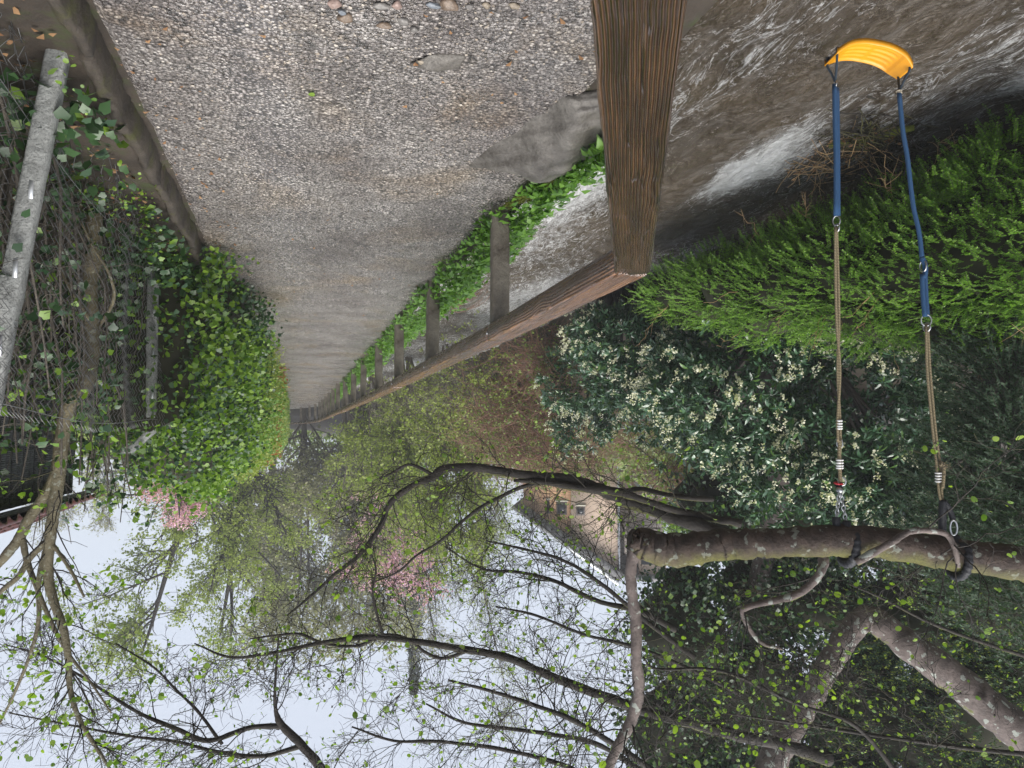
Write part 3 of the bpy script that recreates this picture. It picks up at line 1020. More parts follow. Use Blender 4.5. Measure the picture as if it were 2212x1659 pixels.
# rope on the path side (left in the photograph)
rope('strap', [(1803, 182), (1804, 260), (1806, 340), (1806, 466)], 10.5, 'blue')
rope('strap', [(1808.5, 190), (1809.5, 260), (1810.5, 340), (1811, 466)], 8.5, 'blue', d=SD + .006)
ring('ring', W(1807, 477, SD), -FW + RT * .8, 0.026, 0.0035, 'steel', 0.7)
ring('ring', W(1808, 492, SD), -FW * 0.4 + RT, 0.020, 0.004, 'steel', 0.8)
for o_ in (-2.6, 2.6):
    rope('rope', [(1806 + o_ * .5, 490), (1807 + o_, 560), (1810 + o_, 700), (1812 - o_, 800), (1812 + o_, 905), (1813 + o_, 955)], 5.6, 'rope', d=SD + o_ * .001)
for y_ in (909, 915, 921, 926):
    ring('tape_band', W(1813, y_, SD), (0, 0, 1), 0.0118, 0.0055, 'white')
ring('ring', W(1814, 958, SD), -FW + RT * .3, 0.024, 0.003, 'steel', 0.6)
rope('rope', [(1814, 948), (1813, 980), (1814, 1010), (1815, 1042)], 8, 'rope')
for y_ in (994, 1000, 1006, 1011):
    ring('tape_band', W(1814, y_, SD), (0, 0, 1), 0.0145, 0.0055, 'white')
ring('carabiner', W(1819, 1040, SD), -FW + RT * .4, 0.022, 0.005, 'steel', 0.8)
rope('swivel', [(1812, 1046), (1813, 1064)], 13, 'black', n=4)
ring('red_band', W(1811, 1044, SD), (0, .2, 1), 0.018, 0.006, 'red')
mb = MB()
V, F = rock((0.020, 0.020, 0.018), W(1814, 1059, SD - .02), 3, 2, 0.02)
mb.add(V, F)
mb.build('swivel_bolt', 'steel', swing, sm=True)
for (x0, y0, x1, y1) in ((1813, 1064, 1807, 1118), (1816, 1064, 1828, 1130)):
    ch = obj('chain', None, swing, W(x0, y0, SD))
    n = 7
    for q in range(n):
        t = (q + .5) / n
        c = W(x0 + (x1 - x0) * t, y0 + (y1 - y0) * t, SD)
        a_ = nrmz(np.cross(-FW if q % 2 else RT, (0, 0, 1.0)))
        tt = np.linspace(0, 2 * np.pi, 17)
        C = c + np.cos(tt)[:, None] * a_ * 0.0095 + np.sin(tt)[:, None] * np.array([0, 0, 0.0165])
        mb = MB()
        tubes(mb, C, np.full(17, 0.0030), 5)
        mb.build('link', 'steel', ch, sm=True)


def sling(tx, y0, y1, wpx, cd, lean=0):
    """a padded sleeve that comes up from the chain and goes round the limb"""
    c = W(tx, 1176 if tx < 1900 else 1205, cd)
    R0 = 0.098
    t = np.linspace(-0.4, 1.55, 16) * np.pi
    C = [W(tx + lean, y0, SD), W(tx + lean * .5, y1, SD - 0.03)]
    for a_ in np.linspace(-0.25, 1.15, 12) * np.pi:
        C.append(c - FW * R0 * math.cos(a_) + np.array([0, 0, 1.0]) * R0 * math.sin(a_) + RT * 0.012 * math.sin(a_))
    C = resample(np.array(C), 60)
    mb = MB()
    rr = wpx * PXM / 2 * (1 + 0.13 * np.sin(np.arange(60) * 1.9) + rng.normal(0, .03, 60))
    tubes(mb, C, rr, 10, True)
    mb.build('sling', 'black', swing, sm=True)


sling(1830, 1128, 1150, 20, 3.82, -2)
rope('sling', [(1806, 1117), (1807, 1135), (1808, 1160, SD + .10)], 17, 'black')
# rope on the far side (right in the photograph)
rope('strap', [(1942, 198), (1950, 280), (1960, 340), (1972, 440), (1985, 500), (1992, 560)], 9.5, 'blue')
ring('ring', W(1994, 575, SD), RT - FW * .3, 0.030, 0.004, 'steel', .7)
rope('strap', [(1991, 556), (1998, 572), (1998, 592), (1992, 600)], 11, 'blue')
rope('strap', [(1992, 592), (1994, 640), (1998, 684)], 10, 'blue')
rope('strap', [(1999, 592), (2001, 640), (2004, 684)], 8.5, 'blue', d=SD + .006)
ring('ring', W(2001, 692, SD), -FW + RT * .2, 0.030, 0.0038, 'steel', 0.85)
ring('ring', W(2002, 707, SD), -FW * .5 + RT, 0.022, 0.0042, 'steel', 0.9)
for o_ in (-3.2, 3.2):
    rope('rope', [(2002 + o_ * .6, 700), (2006 + o_, 800), (2013 + o_, 880), (2019 + o_, 940), (2027 + o_ * 1.2, 1005), (2031 + o_, 1060), (2034 + o_ * .6, 1080)], 5.4, 'rope', d=SD + o_ * .001)
rope('rope', [(2030, 1006), (2036, 1000), (2039, 1012), (2038, 1035), (2036, 1055)], 7, 'rope', d=SD - .015)
mb = MB()
fr0 = W(2034, 1008, SD)
n = 70
d0 = nrmz(rng.normal(size=(n, 3)) * .55 + np.array([-.8, -.1, -.1]))
ln_ = rng.uniform(.015, .055, n)
Pf = fr0 + d0[:, None, :] * (np.linspace(0, 1, 4)[None, :, None] * ln_[:, None, None]) + rng.normal(0, .003, (n, 4, 3))
tubes(mb, Pf, np.full((n, 4), .0008), 3)
mb.build('frayed_end', 'rope', swing)
for y_ in (1022, 1028, 1034, 1040):
    ring('tape_band', W(2027, y_, SD), (0, 0, 1), 0.013, 0.005, 'white')
rope('sling', [(2037, 1080), (2036, 1110), (2035, 1150, SD + .03), (2034, 1185, SD + .10)], 16, 'black')
rope('sling', [(2038, 1082), (2048, 1095), (2056, 1115), (2058, 1122)], 12, 'black')
ring('carabiner', W(2060, 1140, SD - .03), -FW + RT * .2, 0.040, 0.005, 'steel', 0.42)
sling(2067, 1158, 1175, 17, 3.80, -3)

# ================================================================== alder whose limb carries the swing
alder = thing('alder_tree', 'lichened alder leaning over the stream and carrying the swing', 'tree', (-6.6, 1.9, -0.6))


def limb(name, spec, m, k=None, rough=0.05, sides=12, parent=alder, d=None):
    """spec rows: tx, ty, depth, width in photo pixels"""
    rows = []
    for r in spec:
        tx, ty, dd, wpx = r
        p = W(tx, ty, dd)
        rows.append((*p, wpx * dd / FPX / 2))
    C = resample(np.array(rows), k or 6 * len(rows))
    P, R = C[:, :3], C[:, 3]
    n = len(P)
    R = R * (1 + rough * (np.sin(np.arange(n) * .9) * .5 + rng.normal(0, 1, n) * .6))
    P = P + rng.normal(0, 1, (n, 3)) * (R * rough * 0.5)[:, None]
    mb = MB()
    tubes(mb, P, R, sides, True)
    V = mb.v[-1]
    V += rng.normal(0, 1, V.shape) * np.repeat(R * rough * 0.35, sides)[:, None]
    mb.build(name, m, parent, sm=True)
    return P, R


# the trunk stands on the far bank, outside the picture
tr = resample(np.array([(-6.6, 1.9, -1.0, .26), (-6.5, 1.95, .4, .22), (-6.35, 2.05, 1.6, .20), (-6.3, 2.2, 2.6, .18), (-6.5, 2.4, 4.5, .15), (-6.7, 2.6, 7.5, .10)]), 40)
mb = MB()
tubes(mb, tr[:, :3], tr[:, 3] * (1 + rng.normal(0, .04, 40)), 14)
mb.build('trunk', 'limb2', alder, sm=True)
FINE = []          # polylines that bear twigs
P, R = limb('limb', [(3100, 1330, 4.3, 130), (2700, 1290, 4.0, 100), (2330, 1236, 3.78, 80), (2212, 1218, 3.78, 74), (2050, 1196, 3.8, 68), (1900, 1172, 3.8, 66), (1800, 1168, 3.8, 68),
                     (1650, 1174, 3.85, 62), (1550, 1178, 3.9, 66), (1450, 1188, 3.9, 72), (1392, 1176, 3.9, 66), (1366, 1166, 3.9, 44)], 'limb', 150, 0.06, 18)
P, R = limb('limb', [(2950, 2100, 5.0, 120), (2560, 1850, 5.1, 96), (2212, 1590, 5.2, 80), (2080, 1480, 5.3, 72), (1960, 1392, 5.4, 62), (1885, 1338, 5.5, 56), (1848, 1352, 5.5, 52), (1800, 1420, 5.5, 50), (1755, 1500, 5.5, 50),
                     (1710, 1570, 5.5, 56), (1670, 1640, 5.5, 60), (1590, 1790, 5.5, 60), (1500, 1960, 5.6, 50)], 'limb2', 130, 0.05, 16)
FINE.append((P[60:], R[60:]))
BR = [
    [(1376, 1178, 3.9, 36), (1362, 1230, 3.9, 28), (1366, 1290, 3.9, 27), (1374, 1350, 3.9, 28), (1374, 1420, 3.9, 27), (1380, 1490, 3.95, 28), (1366, 1550, 4, 27), (1336, 1610, 4, 26), (1300, 1690, 4, 24), (1240, 1830, 4.1, 18)],
    [(1780, 1205, 3.85, 26), (1770, 1240, 3.8, 20), (1720, 1285, 3.8, 19), (1620, 1310, 3.8, 14), (1605, 1330, 3.8, 12), (1640, 1385, 3.8, 10), (1690, 1402, 3.8, 7)],
    [(1850, 1215, 3.7, 20), (1920, 1175, 3.66, 17), (1960, 1150, 3.66, 16), (2000, 1146, 3.66, 15), (2045, 1155, 3.66, 14), (2064, 1190, 3.66, 13), (2070, 1225, 3.7, 10)],
    [(1760, 1180, 4.6, 36), (1640, 1172, 4.8, 34), (1560, 1152, 5, 34), (1480, 1125, 5.1, 33), (1420, 1105, 5.2, 32), (1360, 1085, 5.2, 30), (1290, 1055, 5.2, 28), (1230, 1035, 5.2, 26), (1150, 1028, 5.2, 22), (1080, 1018, 5.2, 22), (1030, 1010, 5.2, 22),
     (962, 1012, 5.2, 20), (936, 1030, 5.2, 19), (900, 1045, 5.2, 16), (860, 1070, 5.2, 15), (838, 1095, 5.2, 14), (825, 1130, 5.2, 13), (800, 1170, 5.2, 12), (770, 1205, 5.2, 10), (730, 1235, 5.2, 9), (680, 1280, 5.2, 7), (620, 1330, 5.2, 4)],
    [(1600, 1130, 5.1, 20), (1530, 1118, 5.1, 19), (1450, 1100, 5.1, 18), (1390, 1080, 5.1, 16), (1330, 1062, 5.1, 22), (1260, 1055, 5.15, 20), (1180, 1042, 5.15, 13), (1110, 1038, 5.2, 8)],
    [(1540, 1078, 5.4, 13), (1490, 1076, 5.3, 13), (1430, 1066, 5.3, 12), (1385, 1056, 5.3, 12), (1352, 1062, 5.25, 11), (1345, 1078, 5.2, 10), (1360, 1096, 5.2, 10)],
    [(1165, 1042, 5.2, 12), (1120, 1055, 5.2, 10), (1078, 1075, 5.2, 9), (1040, 1095, 5.2, 9), (1000, 1125, 5.2, 8), (950, 1170, 5.2, 7), (900, 1200, 5.2, 6), (860, 1235, 5.2, 5), (800, 1260, 5.2, 3)],
    [(940, 1028, 5.2, 9), (905, 1010, 5.2, 8), (880, 1004, 5.2, 7), (850, 1020, 5.2, 6), (820, 1035, 5.2, 4)],
    [(1790, 1640, 5.2, 40), (1680, 1606, 5.1, 36), (1600, 1590, 5, 34), (1500, 1565, 5, 32), (1400, 1538, 5, 30), (1300, 1502, 5, 28), (1200, 1465, 5, 26), (1100, 1422, 5, 24), (1000, 1402, 5, 21), (900, 1386, 5, 19), (800, 1376, 5, 17), (700, 1388, 5, 14), (600, 1408, 5, 11), (500, 1420, 5, 8), (420, 1390, 5, 4)],
    [(1010, 1405, 5, 12), (960, 1422, 5, 11), (920, 1410, 5, 10), (880, 1380, 5, 9), (830, 1372, 5, 10), (770, 1395, 5, 9), (700, 1390, 5, 8), (650, 1370, 5, 8), (600, 1372, 5, 7), (540, 1380, 5, 4)],
    [(830, 1380, 5, 9), (815, 1330, 5, 8), (805, 1280, 5, 7), (812, 1230, 5, 6), (800, 1190, 5, 4)],
    [(800, 1850, 5.1, 36), (720, 1710, 5.0, 31), (690, 1655, 5, 28), (650, 1608, 5, 25), (608, 1565, 5, 22), (596, 1535, 5, 12), (594, 1490, 5, 9), (598, 1430, 5, 7), (602, 1370, 5, 4)],
    [(612, 1568, 5, 17), (540, 1572, 5, 15), (450, 1600, 5, 15), (380, 1574, 5, 13), (300, 1540, 5, 11), (220, 1490, 5, 9), (150, 1446, 5, 7), (80, 1412, 5, 5), (10, 1392, 5, 3)],
    [(650, 1612, 5, 15), (560, 1634, 5, 13), (460, 1622, 5, 11), (380, 1602, 5, 9), (280, 1590, 5, 8), (150, 1566, 5, 6), (20, 1540, 5, 4)],
    [(480, 1608, 5, 10), (430, 1540, 5, 9), (380, 1490, 5, 7), (330, 1440, 5, 6), (250, 1390, 5, 4)],
    [(1500, 1740, 4.6, 22), (1390, 1650, 4.6, 18), (1250, 1562, 4.6, 15), (1150, 1522, 4.6, 13), (1050, 1490, 4.6, 10), (970, 1470, 4.6, 6)],
    [(1420, 1690, 5.3, 20), (1300, 1612, 5.3, 15), (1200, 1588, 5.3, 13), (1100, 1574, 5.3, 11), (1000, 1560, 5.3, 9), (920, 1520, 5.3, 5)],
    [(1350, 1760, 5.2, 20), (1250, 1668, 5.2, 15), (1100, 1622, 5.2, 12), (950, 1602, 5.2, 10), (850, 1600, 5.2, 8), (760, 1570, 5.2, 5)],
    [(1500, 1420, 5.6, 16), (1400, 1345, 5.6, 13), (1300, 1262, 5.6, 12), (1220, 1212, 5.6, 10), (1140, 1188, 5.6, 8), (1050, 1168, 5.6, 5)],
    [(1460, 1360, 5.8, 20), (1380, 1320, 5.8, 18), (1290, 1298, 5.8, 15), (1200, 1256, 5.8, 13), (1120, 1236, 5.8, 10), (1040, 1228, 5.8, 7), (960, 1180, 5.8, 4)],
    [(1600, 1500, 5.6, 14), (1500, 1450, 5.6, 12), (1380, 1400, 5.6, 11), (1260, 1370, 5.6, 9), (1160, 1330, 5.6, 8), (1070, 1310, 5.6, 5)],
    [(1960, 1700, 4.2, 16), (1850, 1570, 4.2, 12), (1720, 1520, 4.2, 10), (1560, 1450, 4.2, 9), (1420, 1445, 4.2, 7), (1390, 1420, 4.2, 6)],
    [(2330, 1450, 4.4, 14), (2160, 1400, 4.4, 12), (2020, 1350, 4.4, 9), (1900, 1290, 4.4, 7), (1830, 1260, 4.4, 4)],
    [(2360, 1640, 4.5, 18), (2120, 1620, 4.5, 13), (1900, 1590, 4.5, 10), (1700, 1560, 4.5, 7), (1560, 1540, 4.5, 4)],
]
for q, sp in enumerate(BR):
    sp = [(x, y, z, w_ * (.72 if q > 7 else .9)) for x, y, z, w_ in sp]
    P, R = limb('branch', sp, 'limb2' if q in (0, 1, 2) else 'bark', 6 * len(sp), 0.07, 9)
    FINE.append((P, R))


def stack(lines, k=24):
    PP, RR = [], []
    for P, R in lines:
        C = resample(np.hstack([P, R[:, None]]), k)
        PP.append(C[:, :3])
        RR.append(C[:, 3])
    return np.array(PP), np.array(RR)


LP, LR = stack(FINE)
tw = MB()
k1, r1 = kids(LP, np.minimum(LR, .016), 420, .12, 1.0, 55, .72, 9, .24, .02, .30, .4, .0020)
k2, r2 = kids(k1, r1, 3600, .15, 1.0, 50, .34, 6, .25, .02, .6, .4, .0020)
k3, r3 = kids(k2, r2, 9000, .2, 1.0, 50, .15, 4, .28, .0, .7, .5, .0016)
for a_, b__, s_ in ((k1, r1, 5), (k2, r2, 4), (k3, r3, 3)):
    tubes(tw, a_, b__, s_)
tw.build('twigs', 'bark', alder)
lv = MB()
pos, dr = on(k3, 3600, .5, 1.0)
leaves(lv, roundl(.40), pos, nrmz(dr + rng.normal(0, .6, dr.shape)), rng.uniform(.014, .036, len(pos)), .35)
pos, dr = on(k2, 520, .4, 1.0)
leaves(lv, roundl(.42), pos, nrmz(dr + rng.normal(0, .7, dr.shape)), rng.uniform(.02, .055, len(pos)), .35)
lv.build('crown', 'alder', alder, sm=True)
cn = MB()
pos, dr = on(k3, 420, .8, 1.0)
for p in pos:
    cn.add(IV * np.array([.006, .006, .009]) + p, IF)
tag(cn.build('cones', 'bark', alder, sm=True), kind='stuff')

# ================================================================== right-hand side: fence, hazel, shed, hedges
fence = thing('chain_link_fence', 'sagging chain-link wire fence on pale concrete posts beside the kerb', 'fence', (1.12, 4.8, 0.15))
mb = MB()
FX, c_ = 1.10, 0.032
ys = np.arange(1.9, 7.3, c_ * 2)
zs = np.arange(0.10, 1.62, c_)
wires, wr = [], []
for i, y0 in enumerate(ys):
    j = np.arange(len(zs))
    yy = y0 + c_ * ((j + 0) % 2) * 2 * 0.98
    zz = zs + 0.03 * np.sin(y0 * 1.7)
    sag = 0.035 * np.sin(y0 * 2.1 + zz * 2.0) + 0.03 * np.sin(y0 * 5.3 - zz * 3)
    low = smooth(0.55, 0.1, zz)
    xx = FX + sag - 0.06 * low * (0.5 + 0.5 * math.sin(y0 * 9))
    yy = yy + low * 0.05 * np.sin(y0 * 13 + j) + 0.02 * np.sin(zz * 5)
    zz = zz + low * 0.03 * np.sin(y0 * 17 + j * 1.7)
    wires.append(np.stack([xx + 0.0025 * (-1) ** j, yy, zz], 1))
wires = np.array(wires)
tubes(mb, wires, np.full(wires.shape[:2], 0.0017), 4)
for z_ in (0.35, 1.55):
    y_ = np.linspace(1.9, 7.3, 60)
    tubes(mb, np.stack([FX + 0.02 * np.sin(y_ * 2) - .01, y_, z_ + 0.03 * np.sin(y_ * 1.7)], 1), np.full(60, .002), 4)
tag(mb.build('wire_mesh', 'wire', fence), kind='stuff')


def cpost(p0, p1, w0=0.058, bendtop=None):
    """slotted concrete post from p0 to p1"""
    p0, p1 = np.array(p0, float), np.array(p1, float)
    mb = MB()
    n = 24
    C = np.linspace(p0, p1, n)
    if bendtop is not None:
        C = np.vstack([C, np.linspace(p1, np.array(bendtop), 6)[1:]])
    n = len(C)
    pr = [(-1, -.85), (-.75, -1), (.75, -1), (1, -.85), (1, -.25), (.72, 0), (1, .25), (1, .85), (.75, 1), (-.75, 1), (-1, .85)]
    V = [(c[0] + a * w0 + rng.normal(0, .0012), c[1] + b_ * w0 + rng.normal(0, .0012), c[2]) for c in C for a, b_ in pr]
    k_ = len(pr)
    F = [(i * k_ + j, i * k_ + (j + 1) % k_, (i + 1) * k_ + (j + 1) % k_, (i + 1) * k_ + j) for i in range(n - 1) for j in range(k_)]
    mb.add(V, F)
    mb.f.append(np.array([[(n - 1) * k_ + q for q in range(k_)]]))
    o = mb.build('post', 'concrete', fence)
    d = (p1 - p0) / np.linalg.norm(p1 - p0)
    for t in (0.42, 0.62, 0.82):
        c = p0 + (p1 - p0) * t + np.array([-.012, -w0 - .0015, 0])
        m2 = MB()
        m2.box(c, (.016, .006, .09))
        m2.build('slot', 'zinc', o)
    return o


cpost(W(138, 60, 2.95), W(-30, 900, 2.95), .038)
cpost((1.17, 6.45, -.1), (1.15, 6.55, 1.62), .042, (1.34, 6.6, 1.80))

hazel = thing('hazel_tree', 'slender olive-barked hazel forking behind the chain-link fence', 'tree', (1.25, 5.0, 0.15))
HZ = []
HS = [[(208, 330, 4.6, 38), (205, 400, 4.55, 34), (204, 460, 4.5, 32), (200, 560, 4.5, 35), (194, 610, 4.5, 30), (196, 690, 4.5, 31), (198, 770, 4.45, 30), (183, 835, 4.4, 30), (148, 880, 4.4, 29), (134, 950, 4.4, 29), (126, 1030, 4.4, 28), (118, 1090, 4.4, 25),
       (110, 1150, 4.4, 24), (104, 1200, 4.4, 22), (106, 1260, 4.4, 20), (120, 1310, 4.4, 18), (140, 1370, 4.4, 16), (148, 1430, 4.4, 14), (152, 1490, 4.4, 12), (170, 1550, 4.4, 10), (205, 1610, 4.4, 8), (250, 1680, 4.4, 5)],
      [(130, 1010, 4.4, 24), (97, 1070, 4.4, 23), (62, 1122, 4.4, 22), (40, 1165, 4.4, 21), (5, 1208, 4.4, 19), (-60, 1280, 4.4, 16), (-150, 1400, 4.4, 10)],
      [(108, 1165, 4.4, 15), (92, 1215, 4.4, 13), (82, 1270, 4.4, 11), (84, 1330, 4.4, 9), (70, 1400, 4.4, 8), (30, 1500, 4.4, 6), (-20, 1600, 4.4, 4)],
      [(48, 1160, 4.4, 13), (58, 1210, 4.4, 13), (74, 1255, 4.4, 11), (100, 1320, 4.4, 9), (140, 1400, 4.4, 7), (200, 1480, 4.4, 5), (240, 1540, 4.4, 3)],
      [(98, 1172, 4.4, 14), (65, 1205, 4.4, 13), (40, 1245, 4.4, 12), (5, 1275, 4.4, 10), (-50, 1330, 4.4, 7)],
      [(113, 1175, 4.4, 9), (135, 1205, 4.4, 8), (160, 1245, 4.4, 7), (182, 1290, 4.4, 5)],
      [(188, 560, 4.6, 14), (165, 500, 4.6, 12), (172, 450, 4.5, 12), (195, 400, 4.45, 10), (215, 340, 4.4, 7)],
      [(205, 720, 4.6, 8), (245, 650, 4.4, 7), (235, 590, 4.3, 6), (205, 540, 4.25, 5), (175, 480, 4.2, 4)],
      [(195, 690, 4.4, 9), (150, 620, 4.4, 8), (130, 560, 4.4, 7), (155, 520, 4.4, 6), (170, 555, 4.4, 5)]]
for sp in HS:
    P, R = limb('branch' if sp is not HS[0] else 'trunk', sp, 'hazel', 7 * len(sp), 0.045, 12, hazel)
    HZ.append((P, R))
LPh, LRh = stack(HZ[:6])
h1, s1 = kids(LPh, np.minimum(LRh, .012), 60, .45, 1.0, 48, .55, 7, .16, .04, .4, .35, .0022)
h2, s2 = kids(h1, s1, 260, .2, 1.0, 46, .28, 6, .2, .02, .6, .4, .0015)
h3, s3 = kids(h2, s2, 420, .2, 1.0, 46, .12, 4, .25, .0, .7, .5, .0012)
tw = MB()
for a_, b__, s_ in ((h1, s1, 5), (h2, s2, 4), (h3, s3, 3)):
    tubes(tw, a_, b__, s_)
tw.build('twigs', 'bark', hazel)
lv = MB()
pos, dr = on(h3, 620, .4, 1.0)
leaves(lv, roundl(.42), pos, nrmz(dr + rng.normal(0, .6, dr.shape)), rng.uniform(.018, .045, len(pos)), .3)
lv.build('crown', 'alder', hazel, sm=True)

# garden shed
shed = thing('garden_shed', 'dark board garden shed with red-brown tiled eave behind the hazel', 'shed', (2.7, 5.6, 0.15))
SX0, SX1, SY0, SY1, SZ = 2.12, 3.9, 3.2, 8.05, 2.16
bw = 0.125
b0 = MB()
b0.box((0, 0, 0), (0.024, bw - 0.010, SZ - 0.12), 0, 0.003)
bo = b0.build('board', 'board', shed)
bmesh_ = bo.data
R90 = 0
for q, y_ in enumerate(np.arange(SY0 + bw / 2, SY1, bw)):
    o = bo if q == 0 else obj('board', bmesh_, shed)
    o.location = Vector((SX0 + 0.004 * (q % 2), y_, 0.12 + SZ / 2)) - shed.location
for q, x_ in enumerate(np.arange(SX0 + bw / 2 + .02, SX1, bw)):
    o = obj('board', bmesh_, shed)
    o.location = Vector((x_, SY1 + 0.012 + 0.004 * (q % 2), 0.12 + SZ / 2)) - shed.location
    o.rotation_euler = (0, 0, math.pi / 2)
mb = MB()
mb.box(((SX0 + SX1) / 2 + .05, (SY0 + SY1) / 2, 0.12 + SZ / 2), (SX1 - SX0 - .1, SY1 - SY0 - .06, SZ - .16))
mb.build('wall', 'board', shed)
mb = MB()
rx0, rz0, rx1, rz1 = SX0 - .20, SZ + .02, 3.1, SZ + .52
mb.add([(rx0, SY0 - .2, rz0), (rx0, SY1 + .22, rz0), (rx1, SY1 + .22, rz1), (rx1, SY0 - .2, rz1), (rx0, SY0 - .2, rz0 + .035), (rx0, SY1 + .22, rz0 + .035), (rx1, SY1 + .22, rz1 + .035), (rx1, SY0 - .2, rz1 + .035),
        (4.2, SY0 - .2, rz0), (4.2, SY1 + .22, rz0), (4.2, SY0 - .2, rz0 + .035), (4.2, SY1 + .22, rz0 + .035)],
       [(0, 1, 2, 3), (7, 6, 5, 4), (0, 4, 5, 1), (1, 5, 6, 2), (0, 3, 7, 4), (3, 2, 9, 8), (7, 10, 11, 6), (2, 6, 11, 9)])
roof = mb.build('roof', 'board', shed)
tl = MB()                                     # one S-shaped pantile
prof = [(0, 0.0), (.03, .028), (.07, .04), (.11, .03), (.14, .006), (.17, -.004), (.20, .006)]
sl = np.array([rx1 - rx0, 0, rz1 - rz0])
sl = sl / np.linalg.norm(sl)
nr = np.array([-sl[2], 0, sl[0]])
Vt = []
for e, dz in ((0, 0.02), (.36, -.004)):
    for (y_, z_) in prof:
        Vt.append(sl * e + np.array([0, y_, 0]) + nr * (z_ + dz))
for (y_, z_) in prof:
    Vt.append(np.array([0, y_, 0]) + nr * (z_ + .02 - .016))
k_ = len(prof)
Ft = [(j, j + 1, k_ + j + 1, k_ + j) for j in range(k_ - 1)] + [(2 * k_ + j, 2 * k_ + j + 1, j + 1, j) for j in range(k_ - 1)]
tl.add(Vt, Ft)
to = tl.build('roof_tile', 'tile', roof)
tmesh = to.data
q = 0
for row in range(3):
    for y_ in np.arange(SY0 - .2, SY1 + .2, .185):
        o = to if q == 0 else obj('roof_tile', tmesh, roof)
        p = np.array([rx0, y_, rz0 + .036]) + sl * (row * .30 - .03) + nr * (.004 + row * .001)
        o.location = Vector(p) - shed.location - roof.location
        o.rotation_euler = (random.uniform(-.01, .01), random.uniform(-.012, .012), 0)
        q += 1

# dense ivy thicket between fence and shed
th = thing('ivy_thicket', 'dark ivy thicket of thin stems tangled behind the chain-link fence', 'bush', (1.6, 6.0, 0.2))
n = 270
bx = np.stack([rng.uniform(1.2, 2.08, n), rng.uniform(2.3, 8.2, n), np.full(n, .1)], 1)
st = np.empty((n, 8, 3))
D = nrmz(np.stack([rng.normal(0, .14, n), rng.normal(0, .2, n), np.ones(n)], 1))
hh = rng.uniform(.9, 1.95, n) * (1 + .18 * smooth(4.5, 6.0, bx[:, 1]))
for j in range(8):
    st[:, j] = bx if j == 0 else st[:, j - 1] + D * (hh / 7)[:, None]
    D = nrmz(D + rng.normal(0, .10, (n, 3)))
st[:, :, 0] = np.clip(st[:, :, 0], 1.16, 2.06)
sr = rng.uniform(.004, .011, n)[:, None] * np.linspace(1, .5, 8)
tw = MB()
tubes(tw, st, sr, 5)
c1, q1 = kids(st, sr, 1400, .1, 1.0, 60, .4, 6, .28, .0, .5, .4, .0016)
tubes(tw, c1, q1, 3)
tw.build('stems', 'twig', th)
lv = MB()
pos, dr = on(c1, 7000, .2, 1.0, .02)
dd = rng.random(len(pos)) < np.where(pos[:, 1] < 5.2, .55, 1.0)
pos, dr = pos[dd], dr[dd]
leaves(lv, ivyl(), pos, nrmz(dr * .4 + rng.normal(0, .5, dr.shape) + np.array([-.4, -.2, -.5])), rng.uniform(.028, .055, len(pos)), .45)
n = 2600                                      # low ivy spilling over soil and kerb
pos = np.stack([rng.uniform(.86, 1.5, n), rng.uniform(3.0, 7.2, n), np.zeros(n)], 1)
pos[:, 2] = .17 + np.abs(rng.normal(0, .10, n)) + .18 * smooth(4.6, 6.6, pos[:, 1]) * rng.random(n)
dens = vnoise(pos[:, 0], pos[:, 1], 71, 4.0)
pos = pos[(rng.random(n) < .35 + .5 * dens) | (pos[:, 1] > 5.9)]
leaves(lv, ivyl(), pos, nrmz(rng.normal(0, .6, pos.shape) + np.array([-.6, -.3, -.1])), rng.uniform(.03, .07, len(pos)), .6)
lv.build('leaves', 'ivy', th, sm=True)
lv = MB()
n = 900
pos = np.stack([rng.uniform(.84, 1.25, n), rng.uniform(2.6, 6.4, n), rng.uniform(.12, .34, n)], 1)
pos = pos[vnoise(pos[:, 0] * 2, pos[:, 1], 72, 5.0) > .25]
leaves(lv, roundl(), pos, nrmz(rng.normal(0, 1, pos.shape)), rng.uniform(.012, .026, len(pos)), .6)
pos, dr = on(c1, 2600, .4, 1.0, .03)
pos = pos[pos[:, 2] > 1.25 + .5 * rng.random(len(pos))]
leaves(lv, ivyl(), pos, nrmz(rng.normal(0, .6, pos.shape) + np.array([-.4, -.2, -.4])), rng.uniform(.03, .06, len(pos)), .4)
lv.build('small_leaves', 'ivyl', th, sm=True)


